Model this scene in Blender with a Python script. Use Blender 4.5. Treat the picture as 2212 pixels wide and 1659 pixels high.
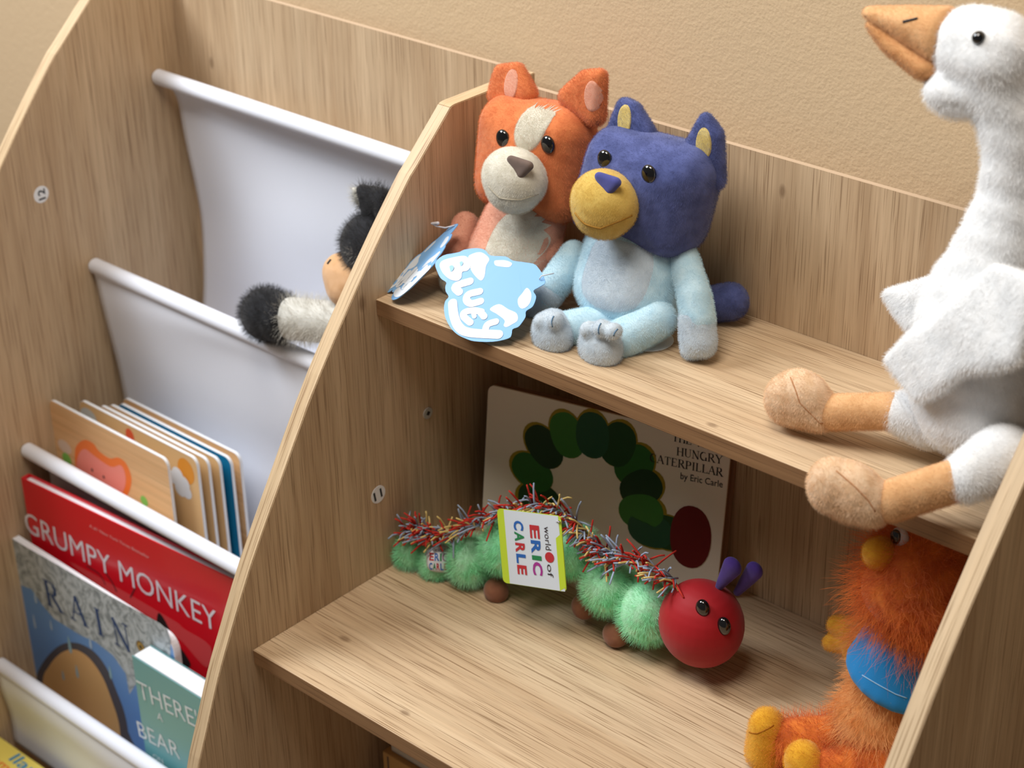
import bpy, bmesh, math, random
from mathutils import Vector, Matrix
from mathutils.bvhtree import BVHTree
random.seed(7)
for o in list(bpy.data.objects): bpy.data.objects.remove(o)
SC = bpy.context.scene
COL = SC.collection
ZO = 0.85                     # height of the upper shelf top above the floor (m); all lengths below in mm from there

# ---------------------------------------------------------------- camera, light, exposure
cd = bpy.data.cameras.new('camera'); cam = bpy.data.objects.new('camera', cd); COL.objects.link(cam)
cam.location = (1.0737, -1.1635, 0.7020+ZO); cam.rotation_euler = (1.07137,0.01907,0.73136)
cd.sensor_fit = 'HORIZONTAL'; cd.sensor_width = 36.0; cd.lens = 66.367; cd.clip_start = 0.05
cd.dof.use_dof = True; cd.dof.focus_distance = 1.49; cd.dof.aperture_fstop = 7.1
SC.camera = cam
SC.view_settings.view_transform = 'Standard'; SC.view_settings.look = 'None'
SC.view_settings.exposure = 0.0; SC.view_settings.gamma = 1.0; SC.view_settings.use_curve_mapping = False
w = bpy.data.worlds.new('world'); SC.world = w; w.use_nodes = True
w.node_tree.nodes['Background'].inputs[0].default_value = (1.0, 0.93, 0.86, 1)
w.node_tree.nodes['Background'].inputs[1].default_value = 0.11
def area(name, loc, tgt, sx, sy, power, col):
    l = bpy.data.lights.new(name, 'AREA'); l.shape = 'RECTANGLE'; l.size = sx; l.size_y = sy; l.energy = power; l.color = col
    o = bpy.data.objects.new(name, l); COL.objects.link(o); o.location = loc
    o.rotation_euler = (Vector(tgt)-Vector(loc)).to_track_quat('-Z', 'Y').to_euler(); return o
area('window_light', (-1.15, -0.88, 2.36), (0.05, -0.12, 0.8), 0.9, 0.85, 51, (0.90, 0.95, 1.0))
area('ceiling_light', (0.35, -0.80, 2.6), (0.25, -0.1, 0.8), 0.8, 0.7, 26, (1.0, 0.93, 0.84))

# ---------------------------------------------------------------- helpers
def V(p): return Vector((p[0]*.001, p[1]*.001, p[2]*.001+ZO))
def lin(h):
    h = h.lstrip('#'); r = []
    for i in (0, 2, 4):
        c = int(h[i:i+2], 16)/255; r.append(c/12.92 if c <= .04045 else ((c+.055)/1.055)**2.4)
    return (*r, 1.0)
def tag(o, label=None, cat=None, group=None, kind=None):
    if label: o['label'] = label
    if cat: o['category'] = cat
    if group: o['group'] = group
    if kind: o['kind'] = kind
    return o
def thing(name, base, label, cat, group=None):
    o = bpy.data.objects.new(name, None); COL.objects.link(o); o.location = V(base); o.empty_display_size = .02
    return tag(o, label, cat, group)
def wloc(o):
    p = Vector((0, 0, 0))
    while o: p = p + o.location; o = o.parent
    return p
def link(name, me, mat, parent=None, smooth=True):
    """link a mesh whose vertices are world metres; child vertices are made local to the parent thing"""
    o = bpy.data.objects.new(name, me); COL.objects.link(o)
    if parent:
        o.parent = parent; me.transform(Matrix.Translation(-wloc(parent)))
    else:
        c = sum((v.co for v in me.vertices), Vector())/max(1, len(me.vertices)); c.z = min(v.co.z for v in me.vertices)
        me.transform(Matrix.Translation(-c)); o.location = c
    if not me.materials:
        for m in (mat if isinstance(mat, (list, tuple)) else [mat]): me.materials.append(m)
    if smooth: me.polygons.foreach_set('use_smooth', [True]*len(me.polygons))
    return o
def bm_obj(name, bm, mat, parent=None, smooth=True):
    me = bpy.data.meshes.new(name); bm.normal_update(); bm.to_mesh(me); bm.free(); return link(name, me, mat, parent, smooth)
def world_bvh(o):
    p = wloc(o); return BVHTree.FromPolygons([v.co+p for v in o.data.vertices], [tuple(f.vertices) for f in o.data.polygons])

# ---------------------------------------------------------------- materials
def mat(name, col, rough=.6, spec=.3, sheen=0, bump=None, metal=0, coat=0, hair=False, trans=0):
    m = bpy.data.materials.new(name); m.use_nodes = True; nt = m.node_tree; b = nt.nodes['Principled BSDF']
    c = lin(col) if isinstance(col, str) else (*col, 1)
    b.inputs['Base Color'].default_value = c; b.inputs['Roughness'].default_value = rough
    b.inputs['Specular IOR Level'].default_value = spec; b.inputs['Metallic'].default_value = metal
    b.inputs['Coat Weight'].default_value = coat; b.inputs['Transmission Weight'].default_value = trans
    if sheen: b.inputs['Sheen Weight'].default_value = sheen; b.inputs['Sheen Roughness'].default_value = .5
    if bump:
        sc, st, dist = bump
        t = nt.nodes.new('ShaderNodeTexCoord'); n = nt.nodes.new('ShaderNodeTexNoise'); n.inputs['Scale'].default_value = sc; n.inputs['Detail'].default_value = 3
        bp = nt.nodes.new('ShaderNodeBump'); bp.inputs['Strength'].default_value = st; bp.inputs['Distance'].default_value = dist
        nt.links.new(t.outputs['Object'], n.inputs['Vector']); nt.links.new(n.outputs['Fac'], bp.inputs['Height']); nt.links.new(bp.outputs['Normal'], b.inputs['Normal'])
    return m
def plush(name, col, col2=None, scale=90, amt=.5):
    """soft pile: mottled between two tones, strands vary a little"""
    lf = lambda c_: tuple(x**.80 for x in c_[:3])+(1,)
    m = mat(name, col, .85, .12, .25); nt = m.node_tree; b = nt.nodes['Principled BSDF']
    t = nt.nodes.new('ShaderNodeTexCoord'); n = nt.nodes.new('ShaderNodeTexNoise'); n.inputs['Scale'].default_value = scale; n.inputs['Detail'].default_value = 3
    r = nt.nodes.new('ShaderNodeValToRGB'); c = lf(lin(col)); c2 = lf(lin(col2)) if col2 else tuple(min(1, x*(1-amt*.45)) for x in c[:3])+(1,)
    r.color_ramp.elements[0].position = .38; r.color_ramp.elements[1].position = .62
    r.color_ramp.elements[0].color = c2; r.color_ramp.elements[1].color = c
    h = nt.nodes.new('ShaderNodeHairInfo'); mr = nt.nodes.new('ShaderNodeMapRange'); mr.inputs[3].default_value = .82; mr.inputs[4].default_value = 1.14
    mx = nt.nodes.new('ShaderNodeMix'); mx.data_type = 'RGBA'; mx.blend_type = 'MULTIPLY'; mx.inputs[0].default_value = 1
    nt.links.new(t.outputs['Object'], n.inputs['Vector']); nt.links.new(n.outputs['Fac'], r.inputs['Fac'])
    nt.links.new(h.outputs['Random'], mr.inputs[0]); nt.links.new(r.outputs['Color'], mx.inputs[6]); nt.links.new(mr.outputs[0], mx.inputs[7])
    nt.links.new(mx.outputs[2], b.inputs['Base Color'])
    return m
def wood(name, axis, light='#ceb595', dark='#b49878', pore='#6d4e32', knots=(), seed=0, rough=.5, poredens=.75, free=None):
    m = bpy.data.materials.new(name); m.use_nodes = True; nt = m.node_tree; N = nt.nodes.new; L = nt.links.new
    b = nt.nodes['Principled BSDF']; b.inputs['Roughness'].default_value = rough; b.inputs['Specular IOR Level'].default_value = .28
    t = N('ShaderNodeTexCoord')
    def mapping(along, across, off):
        mp = N('ShaderNodeMapping'); s = [across]*3; s[axis] = along
        if free is not None: s[free] = along
        mp.inputs['Scale'].default_value = s
        mp.inputs['Location'].default_value = (off, off*1.7, off*.6); L(t.outputs['Object'], mp.inputs['Vector']); return mp
    def noise(mp, sc, det, rg=.5, dist=0):
        n = N('ShaderNodeTexNoise'); n.inputs['Scale'].default_value = sc; n.inputs['Detail'].default_value = det; n.inputs['Roughness'].default_value = rg
        n.inputs['Distortion'].default_value = dist; L(mp.outputs['Vector'], n.inputs['Vector']); return n
    n1 = noise(mapping(1.6, 26, 3+seed), 1, 4, .55, .6)
    r1 = N('ShaderNodeValToRGB'); e = r1.color_ramp.elements
    e[0].position = .30; e[0].color = lin(dark); e[1].position = .68; e[1].color = lin(light); L(n1.outputs['Fac'], r1.inputs['Fac'])
    n2 = noise(mapping(3.5, 260, 11+seed), 1, 3, .6)
    r2 = N('ShaderNodeValToRGB'); e = r2.color_ramp.elements
    e[0].position = .30; e[0].color = (.87, .85, .83, 1); e[1].position = .66; e[1].color = (1.06, 1.05, 1.04, 1); L(n2.outputs['Fac'], r2.inputs['Fac'])
    mx = N('ShaderNodeMix'); mx.data_type = 'RGBA'; mx.blend_type = 'MULTIPLY'; mx.inputs[0].default_value = 1
    L(r1.outputs['Color'], mx.inputs[6]); L(r2.outputs['Color'], mx.inputs[7])
    n3 = noise(mapping(15, 1150, 23+seed), 1, 1, .4)
    r3 = N('ShaderNodeValToRGB'); e = r3.color_ramp.elements
    e[0].position = .33; e[0].color = (poredens, poredens, poredens, 1); e[1].position = .42; e[1].color = (0, 0, 0, 1); L(n3.outputs['Fac'], r3.inputs['Fac'])
    mp = N('ShaderNodeMix'); mp.data_type = 'RGBA'; L(r3.outputs['Color'], mp.inputs[0]); L(mx.outputs[2], mp.inputs[6]); mp.inputs[7].default_value = lin(pore)
    out = mp.outputs[2]
    for (k, rad) in knots:
        d = N('ShaderNodeVectorMath'); d.operation = 'SUBTRACT'; d.inputs[1].default_value = k; L(t.outputs['Object'], d.inputs[0])
        s = N('ShaderNodeVectorMath'); s.operation = 'MULTIPLY'; sv = [1.5/rad]*3; sv[axis] = .8/rad; s.inputs[1].default_value = sv; L(d.outputs[0], s.inputs[0])
        ln = N('ShaderNodeVectorMath'); ln.operation = 'LENGTH'; L(s.outputs[0], ln.inputs[0])
        mr = N('ShaderNodeMapRange'); mr.inputs[1].default_value = .5; mr.inputs[2].default_value = 1.3; mr.inputs[3].default_value = .5; mr.inputs[4].default_value = 0
        L(ln.outputs['Value'], mr.inputs[0]); q = N('ShaderNodeMix'); q.data_type = 'RGBA'
        L(mr.outputs[0], q.inputs[0]); L(out, q.inputs[6]); q.inputs[7].default_value = lin('#5a3c22'); out = q.outputs[2]
    L(out, b.inputs['Base Color'])
    bp = N('ShaderNodeBump'); bp.inputs['Strength'].default_value = .12; bp.inputs['Distance'].default_value = .0004
    L(n3.outputs['Fac'], bp.inputs['Height']); L(bp.outputs['Normal'], b.inputs['Normal'])
    return m
def wall_paint(name, col):
    m = mat(name, col, .55, .3); nt = m.node_tree; b = nt.nodes['Principled BSDF']
    t = nt.nodes.new('ShaderNodeTexCoord'); n = nt.nodes.new('ShaderNodeTexNoise'); n.inputs['Scale'].default_value = 380; n.inputs['Detail'].default_value = 2.5; n.inputs['Roughness'].default_value = .45
    n2 = nt.nodes.new('ShaderNodeTexNoise'); n2.inputs['Scale'].default_value = 110; n2.inputs['Detail'].default_value = 2
    a = nt.nodes.new('ShaderNodeMath'); a.operation = 'ADD'
    bp = nt.nodes.new('ShaderNodeBump'); bp.inputs['Strength'].default_value = .26; bp.inputs['Distance'].default_value = .0016
    for k in (n, n2): nt.links.new(t.outputs['Object'], k.inputs['Vector'])
    nt.links.new(n.outputs['Fac'], a.inputs[0]); nt.links.new(n2.outputs['Fac'], a.inputs[1]); nt.links.new(a.outputs[0], bp.inputs['Height']); nt.links.new(bp.outputs['Normal'], b.inputs['Normal'])
    return m

# ---------------------------------------------------------------- shape builders (mm)
def add_box(bm, lo, hi, M=None):
    vs = [bm.verts.new((M @ Vector((x, y, z)) if M else Vector((x, y, z)))) for x in (lo[0], hi[0]) for y in (lo[1], hi[1]) for z in (lo[2], hi[2])]
    fs = []
    for f in ((0, 1, 3, 2), (4, 6, 7, 5), (0, 4, 5, 1), (2, 3, 7, 6), (0, 2, 6, 4), (1, 5, 7, 3)): fs.append(bm.faces.new([vs[i] for i in f]))
    return vs, fs
def box(name, lo, hi, m, parent=None, bev=.8, M=None):
    bm = bmesh.new(); add_box(bm, lo, hi, M)
    if bev: bmesh.ops.bevel(bm, geom=bm.edges[:], offset=bev, segments=2, affect='EDGES', profile=.5)
    bmesh.ops.recalc_face_normals(bm, faces=bm.faces[:])
    for v in bm.verts: v.co = V(v.co)
    return bm_obj(name, bm, m, parent, False)
def prism(bm, pts, d):
    """closed slab: outline pts (Vectors) extruded by vector d"""
    a = [bm.verts.new(p) for p in pts]; b = [bm.verts.new(p+d) for p in pts]; n = len(pts)
    bm.faces.new(a); bm.faces.new(b[::-1])
    for i in range(n): bm.faces.new((a[i], b[i], b[(i+1) % n], a[(i+1) % n]))
def slab(name, pts, d, m, parent=None, bev=0):
    bm = bmesh.new(); prism(bm, [Vector(p) for p in pts], Vector(d))
    bmesh.ops.recalc_face_normals(bm, faces=bm.faces[:])
    if bev: bmesh.ops.bevel(bm, geom=[e for e in bm.edges], offset=bev, segments=2, affect='EDGES')
    for v in bm.verts: v.co = V(v.co)
    return bm_obj(name, bm, m, parent, False)
def add_tube(bm, pts, r, n=8, cap=True, mi=0):
    pts = [Vector(p) for p in pts]; rs = r if isinstance(r, (list, tuple)) else [r]*len(pts); rings = []
    up = None
    for i, p in enumerate(pts):
        d = (pts[min(i+1, len(pts)-1)]-pts[max(i-1, 0)]).normalized()
        if up is None: up = Vector((0, 0, 1)) if abs(d.z) < .9 else Vector((1, 0, 0))
        a = d.cross(up).normalized(); c = a.cross(d).normalized(); up = c
        rings.append([bm.verts.new(p+(a*math.cos(2*math.pi*k/n)+c*math.sin(2*math.pi*k/n))*rs[i]) for k in range(n)])
    for i in range(len(rings)-1):
        for k in range(n):
            f = bm.faces.new((rings[i][k], rings[i][(k+1) % n], rings[i+1][(k+1) % n], rings[i+1][k])); f.material_index = mi
    if cap:
        for rg in (rings[0][::-1], rings[-1]): bm.faces.new(rg).material_index = mi
def tube(name, pts, r, m, parent=None, n=8):
    bm = bmesh.new(); add_tube(bm, pts, r, n)
    bmesh.ops.recalc_face_normals(bm, faces=bm.faces[:])
    for v in bm.verts: v.co = V(v.co)
    return bm_obj(name, bm, m, parent)
def sph_verts(c, r, n=14, rot=None):
    c = Vector(c); r = (r, r, r) if not isinstance(r, (tuple, list)) else r; out = []
    for i in range(1, n):
        th = math.pi*i/n
        for k in range(n*2):
            ph = math.pi*k/n; q = Vector((r[0]*math.sin(th)*math.cos(ph), r[1]*math.sin(th)*math.sin(ph), r[2]*math.cos(th)))
            out.append(c+(rot @ q if rot else q))
    for s in (1, -1):
        q = Vector((0, 0, s*r[2])); out.append(c+(rot @ q if rot else q))
    return out
def hullmesh(bm, pts):
    t = bmesh.new()
    for p in pts: t.verts.new(p)
    g = bmesh.ops.convex_hull(t, input=t.verts[:])
    bmesh.ops.delete(t, geom=list(set(g['geom_interior']+g['geom_unused'])), context='VERTS')
    me = bpy.data.meshes.new('tmp'); t.to_mesh(me); t.free(); bm.from_mesh(me); bpy.data.meshes.remove(me)
def eul(rx=0, ry=0, rz=0):
    from mathutils import Euler
    return Euler((math.radians(rx), math.radians(ry), math.radians(rz))).to_matrix()
def blob(name, shapes, m, parent=None, vox=2.2, smooth=6, disp=None):
    """one soft continuous surface grown round spheres, capsules and hulls"""
    bm = bmesh.new()
    for s in shapes:
        if s[0] == 's': hullmesh(bm, sph_verts(s[1], s[2], 14, s[3] if len(s) > 3 else None))
        else:
            pts = []
            for q in s[1:]: pts += sph_verts(q[0], q[1], 9, q[2] if len(q) > 2 else None)
            hullmesh(bm, pts)
    me = bpy.data.meshes.new(name); bm.to_mesh(me); bm.free()
    o = bpy.data.objects.new(name, me); COL.objects.link(o)
    r = o.modifiers.new('r', 'REMESH'); r.mode = 'VOXEL'; r.voxel_size = vox; r.use_smooth_shade = True
    sm = o.modifiers.new('s', 'SMOOTH'); sm.factor = .5; sm.iterations = smooth
    dg = bpy.context.evaluated_depsgraph_get(); me2 = bpy.data.meshes.new_from_object(o.evaluated_get(dg))
    bpy.data.objects.remove(o); bpy.data.meshes.remove(me)
    if disp:
        for v in me2.vertices: v.co = v.co+v.normal*disp(v.co)
    for v in me2.vertices: v.co = V(v.co)
    me2.materials.clear(); me2.name = name
    return link(name, me2, m, parent)
def patch(name, target, c, u, v, d, ru, rv, m, parent=None, off=.9, ex=2.0, nu=40, nr=9, rim=None):
    """a sewn-on panel: superellipse ru x rv about c, pressed along d onto the target's surface"""
    bvh = world_bvh(target); u = Vector(u).normalized(); v = Vector(v); v = (v-u*v.dot(u)).normalized(); d = Vector(d).normalized(); c = Vector(c)
    bm = bmesh.new(); rings = []
    for i in range(nr+1):
        f = i/nr; ring = []
        for k in range(nu if i else 1):
            a = 2*math.pi*k/nu; ca, sa = math.cos(a), math.sin(a); rr = (abs(ca)**ex+abs(sa)**ex)**(-1/ex)
            p = c+u*(ru*f*ca*rr)+v*(rv*f*sa*rr); st = V(p-d*120)
            h = bvh.ray_cast(st, d, .3)
            o_ = off if i < nr else -.4
            q = h[0]-d*(o_*.001) if h[0] is not None else None
            ring.append(bm.verts.new(q) if q is not None else None)
        rings.append(ring)
    for k in range(nu):
        t = (rings[0][0], rings[1][k], rings[1][(k+1) % nu])
        if None not in t: bm.faces.new(t)
        for i in range(1, nr):
            t = (rings[i][k], rings[i+1][k], rings[i+1][(k+1) % nu], rings[i][(k+1) % nu])
            if None not in t: bm.faces.new(t)
    bmesh.ops.recalc_face_normals(bm, faces=bm.faces[:])
    if sum((f.normal.dot(d) for f in bm.faces)) > 0: bmesh.ops.reverse_faces(bm, faces=bm.faces[:])
    return bm_obj(name, bm, m, parent or target.parent)
def stitch(name, target, pts, d, r, m, parent=None, lift=.2):
    bvh = world_bvh(target); d = Vector(d).normalized(); out = []
    for i in range(len(pts)-1):
        a, b = Vector(pts[i]), Vector(pts[i+1])
        for k in range(6):
            p = a.lerp(b, k/6); h = bvh.ray_cast(V(p-d*120), d, .3)
            if h[0] is not None: out.append((h[0]-Vector((0, 0, ZO)))*1000-d*lift)
    return tube(name, out, r, m, parent or target.parent, 6) if len(out) > 2 else None
def fur(o, n, L, rad, seed=1, rand=.35, grav=(0, 0, 0), m=1, brown=.02, children=0, tip=.25, clump=0):
    FUR.append((o, n, L, rad, seed, rand, grav, m, brown, children, tip, clump))
FUR = []
def grow_fur():
    for (o, n, L, rad, seed, rand, grav, m, brown, children, tip, clump) in FUR:
        md = o.modifiers.new('pile', 'PARTICLE_SYSTEM'); ps = o.particle_systems[-1]; s = ps.settings; ps.seed = seed
        s.type = 'HAIR'; s.use_advanced_hair = True; s.count = n; s.hair_length = L*.001; s.hair_step = 4 if L > 5 else 3
        s.emit_from = 'FACE'; s.use_modifier_stack = False; s.normal_factor = L*.001*.25; s.factor_random = L*.001*.25*rand; s.object_align_factor = [g*L*.001*.25 for g in grav]
        s.brownian_factor = brown*L*.001
        s.root_radius = rad; s.tip_radius = rad*tip; s.radius_scale = .001; s.use_close_tip = True; s.material = m
        s.display_step = 2; s.render_step = 3 if L > 5 else 2; s.display_percentage = 5
        if children:
            s.child_type = 'SIMPLE'; s.rendered_child_count = children; s.child_percent = 1; s.child_radius = .0035; s.clump_factor = clump; s.roughness_2 = .002; s.child_length = 1
def text_mesh(s, fat=0, res=3):
    c = bpy.data.curves.new('t', 'FONT'); c.body = s; c.size = 1; c.offset = fat; c.resolution_u = res
    o = bpy.data.objects.new('t', c); COL.objects.link(o); dg = bpy.context.evaluated_depsgraph_get()
    me = bpy.data.meshes.new_from_object(o.evaluated_get(dg)); bpy.data.objects.remove(o); bpy.data.curves.remove(c); return me
def text(name, s, A, B, up, height, m, parent, n, lift=.35, fat=0):
    """flat lettering from A to B (mm), cap height along up, lifted off the surface along n"""
    me = text_mesh(s, fat); A, B = Vector(A), Vector(B); n = Vector(n).normalized(); u = (B-A); L = u.length; u.normalize(); up = Vector(up); up = (up-u*up.dot(u)).normalized()
    xs = [v.co.x for v in me.vertices]; x0, x1 = min(xs), max(xs); cap = .73
    for v in me.vertices:
        v.co = V(A+u*((v.co.x-x0)/(x1-x0)*L)+up*(v.co.y/cap*height)+n*lift)
    return link(name, me, m, parent, False)
def ribbon(bm, pts, wd, n, z, caps=False):
    """flat brush stroke through pts"""
    pts = [Vector(p) for p in pts]; n = Vector(n).normalized(); ws = wd if isinstance(wd, (list, tuple)) else [wd]*len(pts); L = []; R = []
    for i, p in enumerate(pts):
        d = (pts[min(i+1, len(pts)-1)]-pts[max(i-1, 0)]).normalized(); s = n.cross(d).normalized()*ws[i]/2; q = p+n*z
        L.append(bm.verts.new(V(q+s))); R.append(bm.verts.new(V(q-s)))
    for i in range(len(pts)-1): bm.faces.new((R[i], R[i+1], L[i+1], L[i]))
    if caps:
        for i, sgn in ((0, -1), (-1, 1)):
            p = pts[i]; d = (pts[1]-pts[0] if i == 0 else pts[-1]-pts[-2]).normalized()*sgn; s = n.cross(d).normalized(); q = p+n*z; w2 = ws[i]/2
            vs = [bm.verts.new(V(q+(s*math.cos(a)+d*math.sin(a))*w2)) for a in [math.pi*k/8 for k in range(9)]]
            bm.faces.new(vs)
def curve_pts(pts, k=6):
    P = [Vector(p) for p in pts]; out = []
    for i in range(len(P)-1):
        a, b, c, d = P[max(i-1, 0)], P[i], P[i+1], P[min(i+2, len(P)-1)]
        for j in range(k):
            t = j/k; out.append(.5*((2*b)+(c-a)*t+(2*a-5*b+4*c-d)*t*t+(3*b-a-3*c+d)*t**3))
    out.append(P[-1]); return out
def strokes(name, lst, n, m, parent, lift=.35, smooth=True):
    bm = bmesh.new()
    for k, (pts, wd) in enumerate(lst): ribbon(bm, curve_pts(pts) if smooth and len(pts) > 2 else pts, wd, n, lift+k*.01, True)
    fix(bm, n); return bm_obj(name, bm, m, parent, False)
def fix(bm, n):
    bm.normal_update(); bad = [f for f in bm.faces if f.normal.dot(Vector(n)) < 0]
    if bad: bmesh.ops.reverse_faces(bm, faces=bad)
def polys(name, lst, n, m, parent, lift=.2, d=.004):
    n = Vector(n).normalized(); bm = bmesh.new()
    for k, pts in enumerate(lst): bm.faces.new([bm.verts.new(V(Vector(p)+n*(lift+d*k))) for p in pts])
    fix(bm, n); bmesh.ops.triangulate(bm, faces=bm.faces[:]); return bm_obj(name, bm, m, parent, False)
def rnd_outline(pts, k=4):
    P = [Vector(p) for p in pts]; n = len(P); out = []
    for i in range(n):
        a, b, c, d = P[i-1], P[i], P[(i+1) % n], P[(i+2) % n]
        for j in range(k):
            t = j/k; out.append(.5*((2*b)+(c-a)*t+(2*a-5*b+4*c-d)*t*t+(3*b-a-3*c+d)*t**3))
    return out
def drape(o, target, d, lift):
    """lay flat lettering onto a curved surface along d"""
    bvh = world_bvh(target); d = Vector(d).normalized(); p = wloc(o)
    for v in o.data.vertices:
        h = bvh.ray_cast(v.co+p-d*.06, d, .12)
        if h[0] is not None: v.co = h[0]-d*(lift*.001)-p
def letters(nm, word, cols, A, B, up, hz, parent, n, fat):
    wts = [.42 if c == 'I' else 1 for c in word]; t = sum(wts); A, B = Vector(A), Vector(B); x = 0; out = []
    for ch, k, wt in zip(word, cols, wts):
        g = .07/len(word); out.append(text(nm, ch, A.lerp(B, x/t+g), A.lerp(B, (x+wt)/t-g), up, hz, TXC[k], parent, n, .4, fat)); x += wt
    return out
def ell(c, u, v, ru, rv, k=24, ex=2):
    c, u, v = Vector(c), Vector(u), Vector(v); out = []
    for i in range(k):
        a = 2*math.pi*i/k; ca, sa = math.cos(a), math.sin(a); rr = (abs(ca)**ex+abs(sa)**ex)**(-1/ex); out.append(c+u*(ru*ca*rr)+v*(rv*sa*rr))
    return out
# serif capitals as thick and thin pen strokes: (points, width, serif at start, serif at end)
TK, TN = .17, .06
def arc(cx, cy, rx, ry, a0, a1, k=12): return [(cx+rx*math.cos(math.radians(a0+(a1-a0)*i/k)), cy+ry*math.sin(math.radians(a0+(a1-a0)*i/k))) for i in range(k+1)]
SERIF = {
 'H': (.82, [([(.16, 0), (.16, 1)], TK, 1, 1), ([(.66, 0), (.66, 1)], TK, 1, 1), ([(.16, .5), (.66, .5)], TN, 0, 0)]),
 'U': (.80, [([(.16, 1), (.16, .3)]+arc(.4, .3, .24, .28, 180, 360), [TK]*3+[TK*.8]*3+[TN]*9, 1, 0), ([(.64, .3), (.64, 1)], TN, 0, 1)]),
 'N': (.82, [([(.15, 0), (.15, 1)], TN, 1, 0), ([(.12, 1), (.68, 0)], TK, 0, 0), ([(.68, 0), (.68, 1)], TN, 0, 1)]),
 'G': (.84, [(arc(.44, .5, .34, .48, 55, 300), [TN]*3+[TK]*8+[TN]*2, 0, 0), ([(.68, .05), (.68, .42)], TK, 0, 1)]),
 'R': (.80, [([(.17, 0), (.17, 1)], TK, 1, 1), ([(.17, .97)]+arc(.38, .74, .2, .23, 90, -90)+[(.17, .51)], [TN]*4+[TK]*7+[TN]*4, 0, 0), ([(.36, .5), (.72, 0)], TK, 0, 1)]),
 'Y': (.78, [([(.08, 1), (.4, .46)], TK, 1, 0), ([(.7, 1), (.4, .46)], TN, 1, 0), ([(.4, .46), (.4, 0)], TK, 0, 1)]),
 'C': (.80, [(arc(.44, .5, .34, .48, 50, 310), [TN]*3+[TK]*7+[TN]*3, 0, 0), ([(.66, .68), (.66, .98)], TN, 0, 0)]),
 'A': (.80, [([(.38, 1), (.08, 0)], TN, 0, 1), ([(.38, 1), (.70, 0)], TK, 0, 1), ([(.2, .36), (.58, .36)], TN, 0, 0)]),
 'T': (.74, [([(.36, 0), (.36, 1)], TK, 1, 0), ([(.06, .97), (.66, .97)], TN, 0, 0), ([(.07, .97), (.07, .76)], TN, 0, 0), ([(.65, .97), (.65, .76)], TN, 0, 0)]),
 'E': (.72, [([(.16, 0), (.16, 1)], TK, 1, 1), ([(.16, .97), (.58, .97)], TN, 0, 0), ([(.16, .52), (.48, .52)], TN, 0, 0), ([(.16, .03), (.62, .03)], TN, 0, 0), ([(.58, .97), (.58, .8)], TN, 0, 0), ([(.62, .03), (.62, .22)], TN, 0, 0)]),
 'P': (.70, [([(.17, 0), (.17, 1)], TK, 1, 1), ([(.17, .97)]+arc(.36, .72, .22, .25, 90, -90)+[(.17, .47)], [TN]*4+[TK]*7+[TN]*4, 0, 0)]),
 'I': (.40, [([(.2, 0), (.2, 1)], TK, 1, 1)]),
 'L': (.68, [([(.17, 0), (.17, 1)], TK, 1, 1), ([(.17, .03), (.6, .03)], TN, 0, 0), ([(.6, .03), (.6, .24)], TN, 0, 0)]),
 'V': (.78, [([(.08, 1), (.38, 0)], TK, 1, 0), ([(.68, 1), (.38, 0)], TN, 1, 0)]),
 ' ': (.4, [])}
def serif_text(name, s, A, B, up, height, m, parent, n, lift=.35):
    A, B = Vector(A), Vector(B); n = Vector(n).normalized(); u = B-A; L = u.length; u.normalize(); up = Vector(up); up = (up-u*up.dot(u)).normalized()
    tot = sum(SERIF[c][0] for c in s); kx = L/tot; x = 0; bm = bmesh.new()
    for c in s:
        wdt, st = SERIF[c]
        for j, (pts, wd, s0, s1) in enumerate(st):
            P = lambda q: A+u*((x+q[0])*kx)+up*(q[1]*height)
            W = [a*height*.9 for a in wd] if isinstance(wd, list) else wd*height*.9
            ribbon(bm, [P(q) for q in pts], W, n, lift+j*.004)
            for q, on in ((pts[0], s0), (pts[-1], s1)):
                if on:
                    yy = .025 if q[1] < .5 else .975
                    ribbon(bm, [P((q[0]-.13, yy)), P((q[0]+.13, yy))], .05*height, n, lift+j*.004+.002)
        x += wdt
    fix(bm, n); return bm_obj(name, bm, m, parent, False)

# ================================================================ the setting
WALL = wall_paint('tan_wall_paint', '#cfb592')
bm = bmesh.new(); add_box(bm, (-1900, 46, -850), (1900, 100, 1600))
for v in bm.verts: v.co = V(v.co)
tag(bm_obj('wall_back', bm, WALL, None, False), kind='structure')
bm = bmesh.new(); add_box(bm, (-1900, -2600, -870), (1900, 46, -850))
for v in bm.verts: v.co = V(v.co)
tag(bm_obj('floor', bm, mat('beige_carpet', '#a8937a', .95, .1, bump=(400, .4, .003)), None, False), kind='structure')

# ================================================================ the bookcase
CB = (60, -200, -850)
def loc_knot(p): return tuple((Vector(p)-Vector(CB))*.001)
WZ = wood('oak_laminate_upright', 2, seed=0, poredens=.55, knots=[(loc_knot((301.6,0.0,117.7)), .0045), (loc_knot((-431.8,26.0,58.4)), .005), (loc_knot((15.0,-193.0,2.3)), .006)])
WX = wood('oak_laminate_shelf', 0, light='#d2ba9a', dark='#bea281', pore='#785a3c', seed=5, poredens=.75, knots=[(loc_knot((64.2,-283.1,-271.8)), .005), (loc_knot((175.5,-321.4,-271.8)), .004), (loc_knot((354.0,-133.8,-271.8)), .008), (loc_knot((360.9,-166.4,0.0)), .004)])
WE = wood('oak_edge_band', 2, light='#d6be9d', dark='#c2a680', pore='#8d6d4c', seed=9, free=1)
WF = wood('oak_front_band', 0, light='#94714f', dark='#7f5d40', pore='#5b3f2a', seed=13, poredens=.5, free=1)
RAW = mat('chipboard_edge', '#bda58b', .8, .2)
case = thing('bookcase', CB, 'oak laminate bookcase with slanted side panels, white book slings and open shelves', 'bookcase')
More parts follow.
